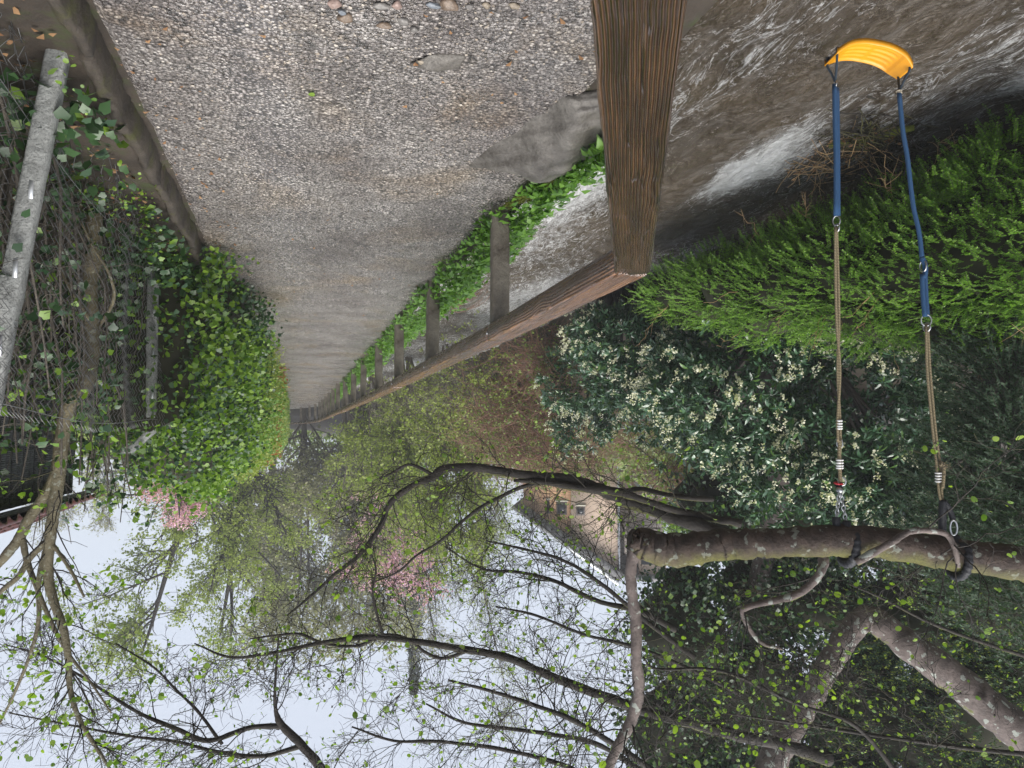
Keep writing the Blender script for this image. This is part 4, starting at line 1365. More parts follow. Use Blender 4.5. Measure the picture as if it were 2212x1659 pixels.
def hedge(name, label, y0, y1, x0, x1, z1, n, tm, size, m, m2=None, f2=.0, bulge=.08, seed=1, core=True, cat='hedge', endcap=0, rise=0.0, rag=0.10):
    t = thing(name, label, cat, ((x0 + x1) / 2 + float(bend((y0 + y1) / 2)), (y0 + y1) / 2, 0))

    def surf(u, s):
        """u along y (0..1), s round the section: 0 foot of path face .. 1 back of top"""
        y = y0 + (y1 - y0) * u
        h = z1 * (1 - rise * smooth(y0 + 3.2, y0, y)) * (1 + .05 * vnoise(y, y * 0, seed, 1.1) + .03 * vnoise(y, y * 0 + 2, seed + 1, 3.7))
        fx = np.where(s < .6, x0 + 0.10 * (s / .6) ** 3, x0 + .10 + (x1 - x0 - .1) * (s - .6) / .4)
        fz = np.where(s < .6, h * (s / .6) * .96, h * (.96 + .04 * np.sin((s - .6) / .4 * np.pi)))
        b_ = bulge * vnoise(y, s * 4.0, seed + 2, 1.9) + bulge * .5 * vnoise(y, s * 4, seed + 3, 5.0)
        nx = np.where(s < .6, -1.0, -.25)
        nz = np.where(s < .6, .15, 1.0)
        return fx + nx * b_ + bend(y), y, fz + nz * b_ * .7, nx, nz

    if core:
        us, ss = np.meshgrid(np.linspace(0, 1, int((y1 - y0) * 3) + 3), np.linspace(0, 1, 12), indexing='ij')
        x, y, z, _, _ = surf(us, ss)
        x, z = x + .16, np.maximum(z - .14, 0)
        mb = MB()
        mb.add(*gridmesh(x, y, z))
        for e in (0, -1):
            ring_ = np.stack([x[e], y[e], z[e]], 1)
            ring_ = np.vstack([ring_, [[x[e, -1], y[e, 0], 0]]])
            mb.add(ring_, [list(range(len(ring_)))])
        mb.build('core', 'brown', t, sm=True)  # added solid filler, coloured as the shade inside the hedge
    u, s = rng.random(n), rng.random(n)
    x, y, z, nx, nz = surf(u, s)
    dep = np.abs(rng.normal(0, .09, n)) - .03 - rag * rng.random(n) ** 3
    pos = np.stack([x - nx * dep, y, np.maximum(z - nz * dep, .02)], 1)
    yd = np.stack([nx * .6, np.full(n, -.1), nz * .4 - .35], 1) + rng.normal(0, .5, (n, 3))
    if endcap:
        m0 = endcap
        e = np.stack([rng.uniform(x0 - .05, x1 + .35, m0), y0 - rng.uniform(-.05, .14, m0), rng.uniform(.05, z1 * (1 - rise), m0)], 1)
        pos = np.vstack([pos, e])
        yd = np.vstack([yd, np.array([-.1, -.6, -.4]) + rng.normal(0, .5, (m0, 3))])
        x, y, z = pos[:, 0], pos[:, 1], pos[:, 2]
        n = len(pos)
    szs = size * rng.uniform(.6, 1.3, n)
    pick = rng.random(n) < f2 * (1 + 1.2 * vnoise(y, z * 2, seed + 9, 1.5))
    lv = MB()
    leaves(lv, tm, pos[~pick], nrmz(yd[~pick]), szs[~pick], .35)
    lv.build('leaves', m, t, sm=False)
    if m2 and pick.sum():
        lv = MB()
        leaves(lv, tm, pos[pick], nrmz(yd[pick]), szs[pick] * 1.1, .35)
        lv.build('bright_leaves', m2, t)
    # shoots
    ns = int((y1 - y0) * 14)
    u, s = rng.random(ns), rng.uniform(.1, 1, ns)
    x, y, z, nx, nz = surf(u, s)
    L0 = np.stack([x - nx * .15, y, z - nz * .15], 1)
    dd = nrmz(np.stack([nx, rng.normal(0, .5, ns), nz + .3], 1))
    P = L0[:, None] + dd[:, None] * (np.linspace(0, 1, 5)[None, :, None] * rng.uniform(.15, .36, ns)[:, None, None]) + rng.normal(0, .012, (ns, 5, 3))
    tw = MB()
    tubes(tw, P, np.full((ns, 5), .0025) * np.linspace(1, .5, 5), 3)
    tag(tw.build('shoots', 'twig', t), kind='stuff')
    return t


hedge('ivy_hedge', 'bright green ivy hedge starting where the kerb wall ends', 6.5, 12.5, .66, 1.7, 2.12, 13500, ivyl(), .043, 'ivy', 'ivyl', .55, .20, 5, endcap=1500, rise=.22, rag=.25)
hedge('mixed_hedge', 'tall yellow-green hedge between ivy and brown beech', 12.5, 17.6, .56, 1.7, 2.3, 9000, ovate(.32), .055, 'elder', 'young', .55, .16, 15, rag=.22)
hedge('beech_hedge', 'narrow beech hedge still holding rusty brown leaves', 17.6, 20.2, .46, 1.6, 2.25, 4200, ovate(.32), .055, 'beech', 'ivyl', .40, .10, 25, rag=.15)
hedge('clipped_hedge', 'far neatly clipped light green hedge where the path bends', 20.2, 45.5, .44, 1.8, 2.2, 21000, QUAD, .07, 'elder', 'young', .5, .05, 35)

# ================================================================== near bank: ground elder spilling over the edge
gc = MB()
n = 10500
yy = 3.2 + rng.random(n) ** 1.7 * 36
s_ = rng.random(n)
xx = -1.27 - .10 * smooth(5.0, 4.2, yy) + .05 * vnoise(yy, yy * 0 + 9, 83, 3.0) - s_ * (.52 + .22 * vnoise(yy, yy * 0, 81, 1.2)) - .05 * rng.random(n)
hump = (.05 + .20 * np.sin(np.clip(s_ * 1.15, 0, 1) * np.pi)) * (1 + .5 * vnoise(yy, yy * 0 + 5, 82, 2.0))
zz = .02 + hump * rng.uniform(.3, 1.1, n) - .62 * np.clip(s_ - .45, 0, 1) * rng.uniform(.3, 1.4, n)
keep = ~((yy > 3.0) & (yy < 4.15) & (s_ < .38)) & (rng.random(n) < np.where(yy < 4.6, .75, 1.0))
keep &= ~((np.abs(yy - 4.7) < .35) & (s_ < .25) & (rng.random(n) < .6))
gp = np.stack([xx + bend(yy), yy, zz], 1)[keep]
n = len(gp)
yd = np.stack([-.5 + rng.normal(0, .6, n), rng.normal(0, .6, n), -.15 + rng.normal(0, .3, n)], 1)
leaves(gc, ovate(.30, .14, .18), gp, nrmz(yd), (.045 + .05 * rng.random(n)) * np.where(gp[:, 1] > 14, 1.25, 1.0), .75)
# ground elder leaflets stand in threes
for sg in (-1, 1):
    side = nrmz(np.cross(nrmz(yd), np.array([0, 0, 1.0])))
    sel = rng.random(n) < .55
    leaves(gc, ovate(.28, .14, .18), gp[sel] + side[sel] * sg * .006, nrmz(nrmz(yd)[sel] * .55 + side[sel] * sg), .04 + .035 * rng.random(sel.sum()), .75)
tag(gc.build('ground_elder', 'elder'), 'fresh green ground elder hanging over the stream below the rail', 'plants', kind='stuff')
stm = MB()
n = 1500
p0 = gp[rng.integers(0, len(gp), n)]
P = np.stack([p0 - np.array([0, 0, .16]), p0 - np.array([-.02, 0, .07]), p0], 1)
tubes(stm, P, np.full((n, 3), .0018), 3)
tag(stm.build('elder_stalks', 'lonicera'), 'thin green stalks under the ground elder leaves', 'plants', kind='stuff')
ds = thing('dry_stems', 'bundle of dead reddish stems hanging from the bank between posts', 'plant', (-1.9, 8.6, -.2))
n = 46
b0 = np.stack([rng.normal(-1.75, .07, n), rng.normal(8.7, .22, n), rng.uniform(-.12, .05, n)], 1)
P = np.empty((n, 6, 3))
D = nrmz(np.stack([rng.normal(-.75, .2, n), rng.normal(0, .3, n), rng.normal(.1, .3, n)], 1))
for j in range(6):
    P[:, j] = b0 if j == 0 else P[:, j - 1] + D * (rng.uniform(.10, .17, n))[:, None]
    D = nrmz(D + np.array([0, 0, -.42]) + rng.normal(0, .09, (n, 3)))
mb = MB()
tubes(mb, P, np.full((n, 6), .0045) * np.linspace(1, .5, 6), 4)
mb.build('stems', 'twigred', ds)
lg = thing('mossy_log', 'moss-covered rotten log between boulder and first concrete post', 'log', (-1.5, 4.4, -.06))
C = resample(np.array([(-1.62, 3.95, -.16, .05), (-1.56, 4.25, -.10, .065), (-1.50, 4.55, -.06, .07), (-1.42, 4.78, -.045, .055)]), 22)
mb = MB()
tubes(mb, C[:, :3], C[:, 3] * (1 + rng.normal(0, .05, 22)), 12, True)
mb.build('trunk', 'kerb', lg, sm=True)
mb = MB()
for _ in range(650):
    i = rng.integers(0, 22)
    a_ = rng.uniform(-.9, 1.2)
    p = C[i, :3] + C[i, 3] * np.array([-math.sin(a_), 0, math.cos(a_)]) + rng.normal(0, .008, 3)
    mb.add(IV * rng.uniform(.006, .014) + p, IF)
tag(mb.build('moss', 'moss', lg, sm=True), kind='stuff')

# debris jam at the far bank
jam = thing('driftwood_jam', 'tangle of driftwood twigs caught against the far bank', 'driftwood', (-5.3, 5.4, WATER))
n = 150
c0 = np.stack([rng.uniform(-5.75, -4.95, n), rng.uniform(5.0, 6.1, n), np.zeros(n)], 1)
c0[:, 1] = 5.45 - (c0[:, 0] + 5.35) * .7 + rng.normal(0, .16, n)
c0[:, 2] = WATER + rng.uniform(.0, .20, n)
ax = nrmz(np.stack([rng.normal(-.75, .4, n), rng.normal(.35, .5, n), rng.normal(.05, .3, n)], 1))
hl = rng.uniform(.10, .42, n)
P = np.stack([c0 + ax * (t * hl)[:, None] + rng.normal(0, .015, (n, 3)) for t in np.linspace(-1, 1, 6)], 1)
P[:, :, 2] = np.maximum(P[:, :, 2], WATER - .03)
mb = MB()
tubes(mb, P[:60], np.full((60, 6), .007) * np.linspace(1, .6, 6), 5)
tubes(mb, P[60:], np.full((n - 60, 6), .004) * np.linspace(1, .6, 6), 4)
mb.build('twigs', 'bark', jam)
mb = MB()
n = 60
c0 = np.stack([rng.uniform(-5.6, -4.95, n), rng.uniform(5.3, 6.3, n), WATER + rng.uniform(.02, .25, n)], 1)
ax = nrmz(rng.normal(size=(n, 3)) * (1, .8, .5))
P = np.stack([c0 + ax * t for t in np.linspace(-.22, .22, 5)], 1) + rng.normal(0, .01, (n, 5, 3))
tubes(mb, P, np.full((n, 5), .0035), 4)
mb.build('reeds', 'straw', jam)
mb = MB()
lgp = resample(np.array([(-5.1, 5.75, WATER + .03, .03), (-5.35, 5.35, WATER + .05, .045), (-5.55, 5.15, WATER + .04, .03)]), 18)
tubes(mb, lgp[:, :3], lgp[:, 3], 10, True)
mb.build('log', 'moss', jam, sm=True)
mb = MB()
n = 160
pos = np.stack([rng.uniform(-5.6, -5.0, n), rng.uniform(5.2, 6.3, n), WATER + rng.uniform(.02, .2, n)], 1)
leaves(mb, ovate(.35), pos, nrmz(rng.normal(size=(n, 3))), rng.uniform(.02, .05, n), .5)
mb.build('dead_leaves', 'litter', jam)


# ================================================================== far bank shrubs
def shell(ells, n, depth=.35):
    """points in the outer layer of a union of ellipsoids, with outward directions"""
    c = np.array([e[0] for e in ells])
    r = np.array([e[1] for e in ells])
    w = (r[:, 0] * r[:, 2]) / (r[:, 0] * r[:, 2]).sum()
    P, D = [], []
    got = 0
    while got < n:
        i = rng.choice(len(c), n, p=w)
        d = nrmz(rng.normal(size=(n, 3)))
        k = 1 - depth * rng.random(n) ** 1.4
        lump = 1 + .10 * np.sin(d[:, 0] * 7 + i) * np.sin(d[:, 1] * 6 + 2 * i) + .08 * np.sin(d[:, 2] * 11 + i)
        p = c[i] + d * (k * lump)[:, None] * r[i]
        q = np.min(np.linalg.norm((p[:, None] - c[None]) / r[None], axis=2) + np.where(np.arange(len(c))[None] == i[:, None], 9, 0), axis=1) if len(c) > 1 else np.full(n, 9.0)
        ok = q > (1 - depth)
        P.append(p[ok])
        D.append(d[ok])
        got += ok.sum()
    P, D = np.concatenate(P)[:n], np.concatenate(D)[:n]
    ok = P[:, 2] > height(P[:, 0], P[:, 1]) - .35
    ok &= P[:, 2] > WATER + .05
    return P[ok], D[ok]


def ell(tx, ty, d, r):
    r = (r, r, r) if np.isscalar(r) else r
    return (W(tx, ty, d), np.array(r, float))


def trunks(t, base, tips, r, m='twig', sides=7, name='stems'):
    mb = MB()
    for tp in tips:
        b_ = np.array(base) + rng.normal(0, .12, 3) * (1, 1, 0)
        mid = (b_ + tp) / 2 + rng.normal(0, .15, 3)
        C = resample(np.array([b_, mid, tp]), 12)
        tubes(mb, C, np.linspace(r, r * .35, 12), sides)
    mb.build(name, m, t, sm=True)


def ground_pt(p, dz=0.0):
    return np.array([p[0], p[1], float(height(p[0], p[1])) + dz])


def laurel(label, ells, nros, nfl, lsize, cores=True):
    c = np.mean([e[0] for e in ells], axis=0)
    b_ = ground_pt(c)
    t = thing('laurel_shrub', label, 'shrub', b_, 'flowering laurels on the far bank')
    trunks(t, b_, [e[0] + rng.normal(0, .2, 3) for e in ells for _ in range(3)], .05, 'bark')
    P, D = shell(ells, int(nros * 1.35), .45)
    cl = vnoise(P[:, 0] + .6 * P[:, 2], P[:, 1] * .6 + P[:, 2] * 1.1, 61, 2.6)
    ok = cl > -.30
    P, D = P[ok], D[ok]
    lv = MB()
    A = nrmz(D + np.array([0, 0, .35]) + rng.normal(0, .35, D.shape))
    nl = 9
    rsz = rng.uniform(.7, 1.2, len(P))
    a0 = rng.uniform(0, 6.28, len(P))
    Ux = nrmz(np.cross(A, nrmz(rng.normal(size=A.shape))))
    Vx = np.cross(A, Ux)
    for j in range(nl):
        th_ = a0 + j * 2.4
        sp = rng.uniform(.55, 1.25, len(P))[:, None]
        d = nrmz(A * np.cos(sp) + (Ux * np.cos(th_)[:, None] + Vx * np.sin(th_)[:, None]) * np.sin(sp))
        leaves(lv, lance(.145, .12, .16) if lsize > .1 else ovate(.16, .12, .14), P + A * (.014 * (nl - j))[None] if np.ndim(j) else P + A * (.012 * (4 - j)), d, lsize * 1.12 * rsz * rng.uniform(.75, 1.25, len(P)), .55)
    lv.build('leaves', 'laurel', t, sm=False)
    P, D = shell(ells, nfl, .14)
    cl = vnoise(P[:, 0] + .6 * P[:, 2], P[:, 1] * .6 + P[:, 2] * 1.1, 61, 2.6)
    ok = (D[:, 1] < .4) & (cl > -.12)
    P, D = P[ok], D[ok]
    fl = MB()
    A = nrmz(D + np.array([0, 0, .7]) + rng.normal(0, .4, D.shape))
    for j in range(16):
        t_ = j / 15.0
        off = rng.normal(0, .016, P.shape)
        leaves(fl, roundl(.5), P + D * .07 + A * (.04 + t_ * rng.uniform(.09, .14, len(P))[:, None]) + off, nrmz(rng.normal(size=P.shape)), .034 * (1 - .45 * t_) * rng.uniform(.8, 1.2, len(P)), .2)
    fl.build('blossom', 'blossom', t)
    return t


laurel('big flowering laurel behind the swing ropes, white blossom all over', [ell(1600, 830, 11, (1.5, 1.3, 1.35)), ell(1850, 900, 10.6, (1.3, 1.3, 1.4)), ell(1740, 1030, 11, (1.2, 1.2, 1.0)),
       ell(1640, 735, 10.4, (1.1, .9, .8)), ell(1920, 1060, 11, (.9, .9, .9)), ell(1500, 900, 11.6, (1.0, 1.0, .9))], 3600, 1500, .125)
laurel('smaller flowering laurel beyond the rail, next to the red brambles', [ell(1380, 790, 13.6, (1.2, 1.0, 1.1)), ell(1270, 815, 14.6, (1.0, 1.0, .8)), ell(1440, 870, 13.8, (1.0, 1.0, .85)), ell(1330, 725, 13, (.9, .8, .6)),
       ell(1260, 930, 15.5, (.7, .7, .6))], 2200, 900, .12)

lon = thing('box_leaved_hedge', 'bright green small-leaved hedge overhanging the far bank behind the swing seat', 'hedge', ground_pt(W(1850, 580, 7.5)))
LE = [ell(2330, 500, 5.9, (.95, .8, .85)), ell(2150, 520, 6.4, (.9, .8, .85)), ell(2000, 570, 6.9, (.85, .8, .75)), ell(1850, 585, 7.5, (.85, .8, .72)), ell(1710, 610, 8.3, (.8, .8, .66)), ell(1580, 620, 9.2, (.75, .75, .56)), ell(1470, 630, 10.2, (.65, .7, .45)),
      ell(2200, 400, 6.2, (.6, .6, .6)), ell(1950, 480, 7.2, (.6, .6, .5)), ell(1780, 530, 8.0, (.55, .6, .45)), ell(2080, 680, 7.2, (.9, .7, .45)), ell(1880, 690, 8.0, (.9, .7, .4)), ell(1690, 690, 9.0, (.8, .7, .38)), ell(1540, 670, 10.2, (.7, .6, .3))]
P, D = shell(LE, 7600, .36)
D = nrmz(D * (1, 1, .6) + np.array([.22, -.22, -.08]) + rng.normal(0, .25, D.shape))
K = 9
ln_ = rng.uniform(.12, .26, len(P))
SP = np.empty((len(P), K, 3))
dd = D
for j in range(K):
    SP[:, j] = P - D * .06 if j == 0 else SP[:, j - 1] + dd * (ln_ / (K - 1))[:, None]
    dd = nrmz(dd + np.array([0, 0, -.05]) + rng.normal(0, .05, dd.shape))
tw = MB()
tubes(tw, SP[:, ::2], np.full((len(P), 5), .0014), 3)
tag(tw.build('shoots', 'twig', lon), kind='stuff')
lv = MB()
for j in range(1, K):
    T = nrmz(SP[:, j] - SP[:, j - 1])
    side = nrmz(np.cross(T, np.array([0, 0, 1.0]) + rng.normal(0, .2, T.shape)))
    for sg in (-1, 1):
        for off in (0.0, .5):
            pos = SP[:, j] * (1 - off) + SP[:, j - 1] * off
            leaves(lv, QUAD, pos, nrmz(side * sg + T * .55 + rng.normal(0, .18, T.shape)), rng.uniform(.019, .032, len(pos)) * (1.15 - .5 * j / K), .75)
    if j == K - 1:
        leaves(lv, QUAD, SP[:, j], T, .017, .7)
lv.build('leaves', 'lonicera', lon)


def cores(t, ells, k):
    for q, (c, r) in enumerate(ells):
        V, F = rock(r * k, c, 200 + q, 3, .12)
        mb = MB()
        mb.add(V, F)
        mb.build('core', 'brown', t)  # added solid inside the foliage, dark colour stands in for interior shade


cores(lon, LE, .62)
brn = MB()
n = 34
Pb, Db = shell(LE, n * 3, .1)
Pb, Db = Pb[:n], nrmz(Db[:n] + np.array([.3, -.4, .5]))
P5 = np.stack([Pb + Db * t for t in np.linspace(-.1, .55, 7)], 1) + rng.normal(0, .02, (len(Pb), 7, 3))
P5[:, :, 2] -= np.linspace(0, .12, 7)[None]
tubes(brn, P5, np.full(P5.shape[:2], .004) * np.linspace(1, .4, 7), 4)
b2, r2_ = kids(P5, np.full(P5.shape[:2], .004), 90, .2, .9, 45, .25, 5, .12, 0, .7, .4, .0016)
tubes(brn, b2, r2_, 3)
tag(brn.build('dead_twigs', 'straw', lon), kind='stuff')

cyp = thing('feathery_conifer', 'dark feathery conifer hanging beside the outer swing rope', 'conifer', ground_pt(W(2200, 700, 6.9)))
CE = [ell(2170, 850, 6.9, (.75, .7, .75)), ell(2120, 1050, 7.2, (.7, .7, .8)), ell(2260, 1000, 6.7, (.9, .8, 1.0)), ell(2230, 1250, 7.0, (.9, .8, .9)), ell(2150, 760, 6.8, (.5, .5, .5)), ell(2100, 1200, 7.6, (.8, .7, .7))]
P, D = shell(CE, 1900, .6)
D = nrmz(D * (1, 1, .4) + np.array([.55, -.15, -.25]) + rng.normal(0, .2, D.shape))
K = 10
ln_ = rng.uniform(.22, .5, len(P))
SP = P[:, None] + D[:, None] * (np.linspace(-.3, .7, K)[None, :, None] * ln_[:, None, None])
SP[:, :, 2] -= (np.linspace(0, 1, K)[None] ** 2) * ln_[:, None] * .25
tw = MB()
tubes(tw, SP[:, ::3], np.full((len(P), 4), .0016), 3)
trunks(cyp, ground_pt(W(2220, 700, 7.0)), [e[0] for e in CE], .05, 'bark')
tw.build('shoots', 'twig', cyp)
lv = MB()
for j in range(K - 1):
    T = nrmz(SP[:, j + 1] - SP[:, j])
    side = nrmz(np.cross(T, nrmz(rng.normal(size=T.shape))))
    for sg in (-1, 1):
        for o_ in (.0, .5):
            leaves(lv, SLIM, SP[:, j] * (1 - o_) + SP[:, j + 1] * o_, nrmz(T * 1.0 + side * sg * .8), rng.uniform(.03, .055, len(P)), .3)
lv.build('foliage', 'cypress', cyp)

# ivy-clad tree and yew behind the limb
iv = thing('ivy_clad_tree', 'tall tree smothered in dark ivy behind the mossy limb', 'tree', ground_pt(W(1660, 700, 11.8)))
tk = resample(np.array([(*ground_pt(W(1690, 700, 11.6), -.2), .24), (*W(1660, 850, 11.6), .22), (*W(1690, 1000, 11.8), .20), (*W(1650, 1200, 11.9), .18), (*W(1600, 1500, 12), .15), (*W(1560, 1800, 12), .1)]), 40)
mb = MB()
tubes(mb, tk[:, :3], tk[:, 3] * (1 + rng.normal(0, .05, 40)), 12)
mb.build('trunk', 'limb2', iv, sm=True)
IE = [ell(1470, 1360, 11.6, (.95, 1.0, 1.0)), ell(1620, 1500, 12, (1.5, 1.3, 1.3)), ell(1460, 1560, 12, (1.0, 1.0, 1.2)), ell(1780, 1300, 11.5, (1.1, 1.0, .8)), ell(1480, 1265, 12, (.7, .7, .5)), ell(1640, 1300, 12.2, (1.1, 1.0, .9)),
      ell(1500, 1720, 12, (1.2, 1.2, 1.2)), ell(1720, 1720, 12, (1.5, 1.3, 1.2)), ell(1560, 1140, 11.6, (.6, .6, .5)), ell(1800, 1560, 12, (1.0, 1.0, 1.1))]
P, D = shell(IE, 24000, .5)
lv = MB()
leaves(lv, ovate(.42, .1, .12), P, nrmz(D * .5 + rng.normal(0, .5, D.shape) + np.array([.1, -.2, -.5])), rng.uniform(.05, .11, len(P)), .3)
lv.build('crown', 'ivy', iv)
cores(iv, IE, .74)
yw = thing('yew_tree', 'dark yew with lighter shoot tips filling the corner behind the forked limb', 'tree', ground_pt(W(2180, 800, 10)))
YE = [ell(1980, 1330, 10.5, (1.1, 1.0, .9)), ell(2140, 1300, 9.6, (1.0, 1.0, .9)), ell(2180, 1500, 10, (1.3, 1.2, 1.2)), ell(1960, 1560, 11, (1.3, 1.2, 1.2)), ell(2300, 1400, 9.5, (1.2, 1.0, 1.2)), ell(2100, 1740, 10.5, (1.6, 1.3, 1.2)), ell(1880, 1720, 11.2, (1.1, 1.1, 1.0)), ell(2250, 1150, 9.4, (1.0, 1.0, .9)), ell(1870, 1450, 11.6, (1.0, .9, .9)), ell(2050, 1420, 11.0, (1.0, .9, .9))]
P, D = shell(YE, 6500, .5)
D = nrmz(D + np.array([.2, -.1, -.25]) + rng.normal(0, .35, D.shape))
lv, lv2 = MB(), MB()
for j in range(7):
    pos = P + D * (j * .035)
    for sg in (-1, 1):
        side = nrmz(np.cross(D, np.array([0, 0, 1.0]) + rng.normal(0, .4, D.shape)))
        tgt = rng.random(len(P)) < (.5 if j > 4 else .08)
        tgt &= (P[:, 2] > 3.2)
        d = nrmz(D * .7 + side * sg)
        leaves(lv, SLIM, pos[~tgt], d[~tgt], rng.uniform(.04, .075, (~tgt).sum()), .5)
        leaves(lv2, QUAD, pos[tgt], d[tgt], rng.uniform(.025, .05, tgt.sum()), .5)
lv.build('crown', 'cypress', yw)
lv2.build('shoot_tips', 'young', yw)
trunks(yw, ground_pt(W(2180, 800, 10)), [e[0] for e in YE], .10, 'bark', name='trunk')
cores(yw, YE, .70)

si = thing('slope_ivy', 'ivy-covered scrub on the slope between laurel and mossy limb', 'bush', ground_pt(W(1800, 1000, 16)))
SE = [ell(1560, 1090, 15.5, (1.3, 1.1, 1.2)), ell(1720, 1120, 15.5, (1.4, 1.1, 1.2)), ell(1880, 1130, 15, (1.4, 1.1, 1.2)), ell(2040, 1130, 14.5, (1.4, 1.1, 1.3)), ell(2190, 1120, 14, (1.3, 1.1, 1.4)), ell(1640, 1200, 16, (1.2, 1.0, 1.0)), ell(1800, 1000, 16, (2.5, 1.2, 1.8))]
P, D = shell(SE, 9000, .45)
lv = MB()
leaves(lv, ovate(.40, .1, .12), P, nrmz(D * .5 + rng.normal(0, .5, D.shape) + np.array([.1, -.2, -.5])), rng.uniform(.07, .14, len(P)), .3)
lv.build('leaves', 'ivy', si)
cores(si, SE, .8)


def thicket(name, label, ells, nst, nleaf, m_st, m_lf, lsize, cat='bush', stlen=1.6):
    c = np.mean([e[0] for e in ells], axis=0)
    b_ = ground_pt(c)
    t = thing(name, label, cat, b_)
    P, D = shell(ells, nst, .95)
    D = nrmz(rng.normal(size=P.shape) * (.8, .8, .5) + np.array([.15, -.2, .55]))
    K = 8
    ST = np.empty((len(P), K, 3))
    ll = stlen * rng.uniform(.4, 1.1, len(P))
    for j in range(K):
        ST[:, j] = P - D * .3 * ll[:, None] if j == 0 else ST[:, j - 1] + D * (ll / (K - 1))[:, None]
        D = nrmz(D + np.array([0, 0, -.17]) + rng.normal(0, .10, D.shape))
    mb = MB()
    tubes(mb, ST, np.full(ST.shape[:2], .0075) * np.linspace(1, .4, K), 3)
    s1, q1_ = kids(ST, np.full(ST.shape[:2], .005), nst, .2, 1, 55, stlen * .28, 5, .15, 0, .6, .4, .002)
    tubes(mb, s1, q1_, 3)
    mb.build('stems', m_st, t)
    lv = MB()
    pos, dr = on(s1, nleaf, .2, 1.0, .03)
    leaves(lv, ovate(.36, .1, .1), pos, nrmz(dr * .3 + rng.normal(0, .6, dr.shape)), lsize * rng.uniform(.6, 1.3, len(pos)), .5)
    lv.build('leaves', m_lf, t)
    return t


thicket('bramble_thicket', 'tangle of red-brown bramble canes between laurel and alder saplings', [ell(1190, 800, 15.5, (1.2, 1.0, .8)), ell(1110, 860, 17.5, (1.3, 1.0, 1.2)), ell(1200, 930, 18, (1.5, 1.0, 1.2)), ell(1130, 980, 19, (1.2, 1, 1.0)), ell(1080, 930, 20, (1.4, 1.2, 1.2))], 2300, 9000, 'twigred', 'bramble', .065)
thicket('leafy_bank_shrub', 'loose yellow-green shrub on the far bank behind the third post', [ell(1040, 810, 17, (.8, .8, .8)), ell(1000, 860, 19, (1.2, 1, 1.0)), ell(930, 860, 21, (1.2, 1.2, .9)), ell(860, 870, 25, (1.5, 1.5, 1.0)), ell(950, 930, 26, (2, 1.5, 1.2))], 900, 11000, 'twig', 'young', .065)
thicket('hillside_thicket', 'reddish bramble slope below the orange house', [ell(1250, 1000, 24, (2.2, 1.5, 1.2)), ell(1350, 930, 22, (1.6, 1.3, .9)), ell(1140, 1000, 30, (2.6, 2, 1.2)), ell(1480, 1050, 19, (1.6, 1.2, 1.0))], 1900, 9000, 'twigred', 'bramble', .09, stlen=2.2)


# ================================================================== trees in the background
def tree(name, label, tx, d, top, r, leafm_, nleaf, lsize, bark='twig', stems=1, n1=26, n2=260, n3=1500, c0=.25, spread=.10, a1=48, l1=.34, tm=QUAD, up=.05, lean=0.0, part='crown', cat='tree', leaf2=None, group=None, wob=.13, jit=.08, twr=.006):
    b_ = ground_pt(W(tx, 900, d), -.1)
    h = (top - 940) / FPX * d + 1.65 - b_[2]
    t = thing(name, label, cat, b_, group)
    K = 9
    P = np.empty((stems, K, 3))
    D = nrmz(np.stack([rng.normal(lean, spread, stems), rng.normal(0, spread, stems), np.ones(stems)], 1))
    for j in range(K):
        P[:, j] = b_ + rng.normal(0, .18, (stems, 3)) * (1, 1, 0) * (stems > 1) if j == 0 else P[:, j - 1] + D * (h / (K - 1)) * rng.uniform(.85, 1.0, (stems, 1))
        D = nrmz(D + rng.normal(0, .06, D.shape) + np.array([0, 0, .05]))
    R = r * np.linspace(1, .18, K)[None] * rng.uniform(.7, 1.0, (stems, 1))
    k1, r1 = kids(P, R, n1, c0, .97, a1, h * l1, 8, wob, up, .55, .25, .02, .55)
    k2, r2 = kids(k1, r1, n2, .15, 1.0, 46, h * l1 * .45, 6, wob * 1.2, up * .6, .55, .3, .010, .4)
    k3, r3 = kids(k2, r2, n3, .2, 1.0, 46, h * l1 * .20, 4, wob * 1.4, .0, .6, .5, twr, .3)
    mb = MB()
    tubes(mb, P, R, 9)
    tubes(mb, k1, r1, 6)
    mb.build('trunk', bark, t, sm=True)
    mb = MB()
    tubes(mb, k2, r2, 4)
    tubes(mb, k3, r3, 3)
    mb.build('branches', bark, t)
    if nleaf:
        pos, dr = on(k3, nleaf, .2, 1.0, jit)
        lv = MB()
        leaves(lv, tm, pos, nrmz(dr + rng.normal(0, .8, dr.shape)), lsize * rng.uniform(.6, 1.35, nleaf), .2)
        lv.build(part, leafm_, t)
    if leaf2:
        pos, dr = on(k3, leaf2[1], .1, 1.0, jit * 2)
        lv = MB()
        leaves(lv, tm, pos, nrmz(dr + rng.normal(0, .8, dr.shape)), lsize * rng.uniform(.6, 1.35, leaf2[1]), .2)
        lv.build('blossom', leaf2[0], t)
    return t


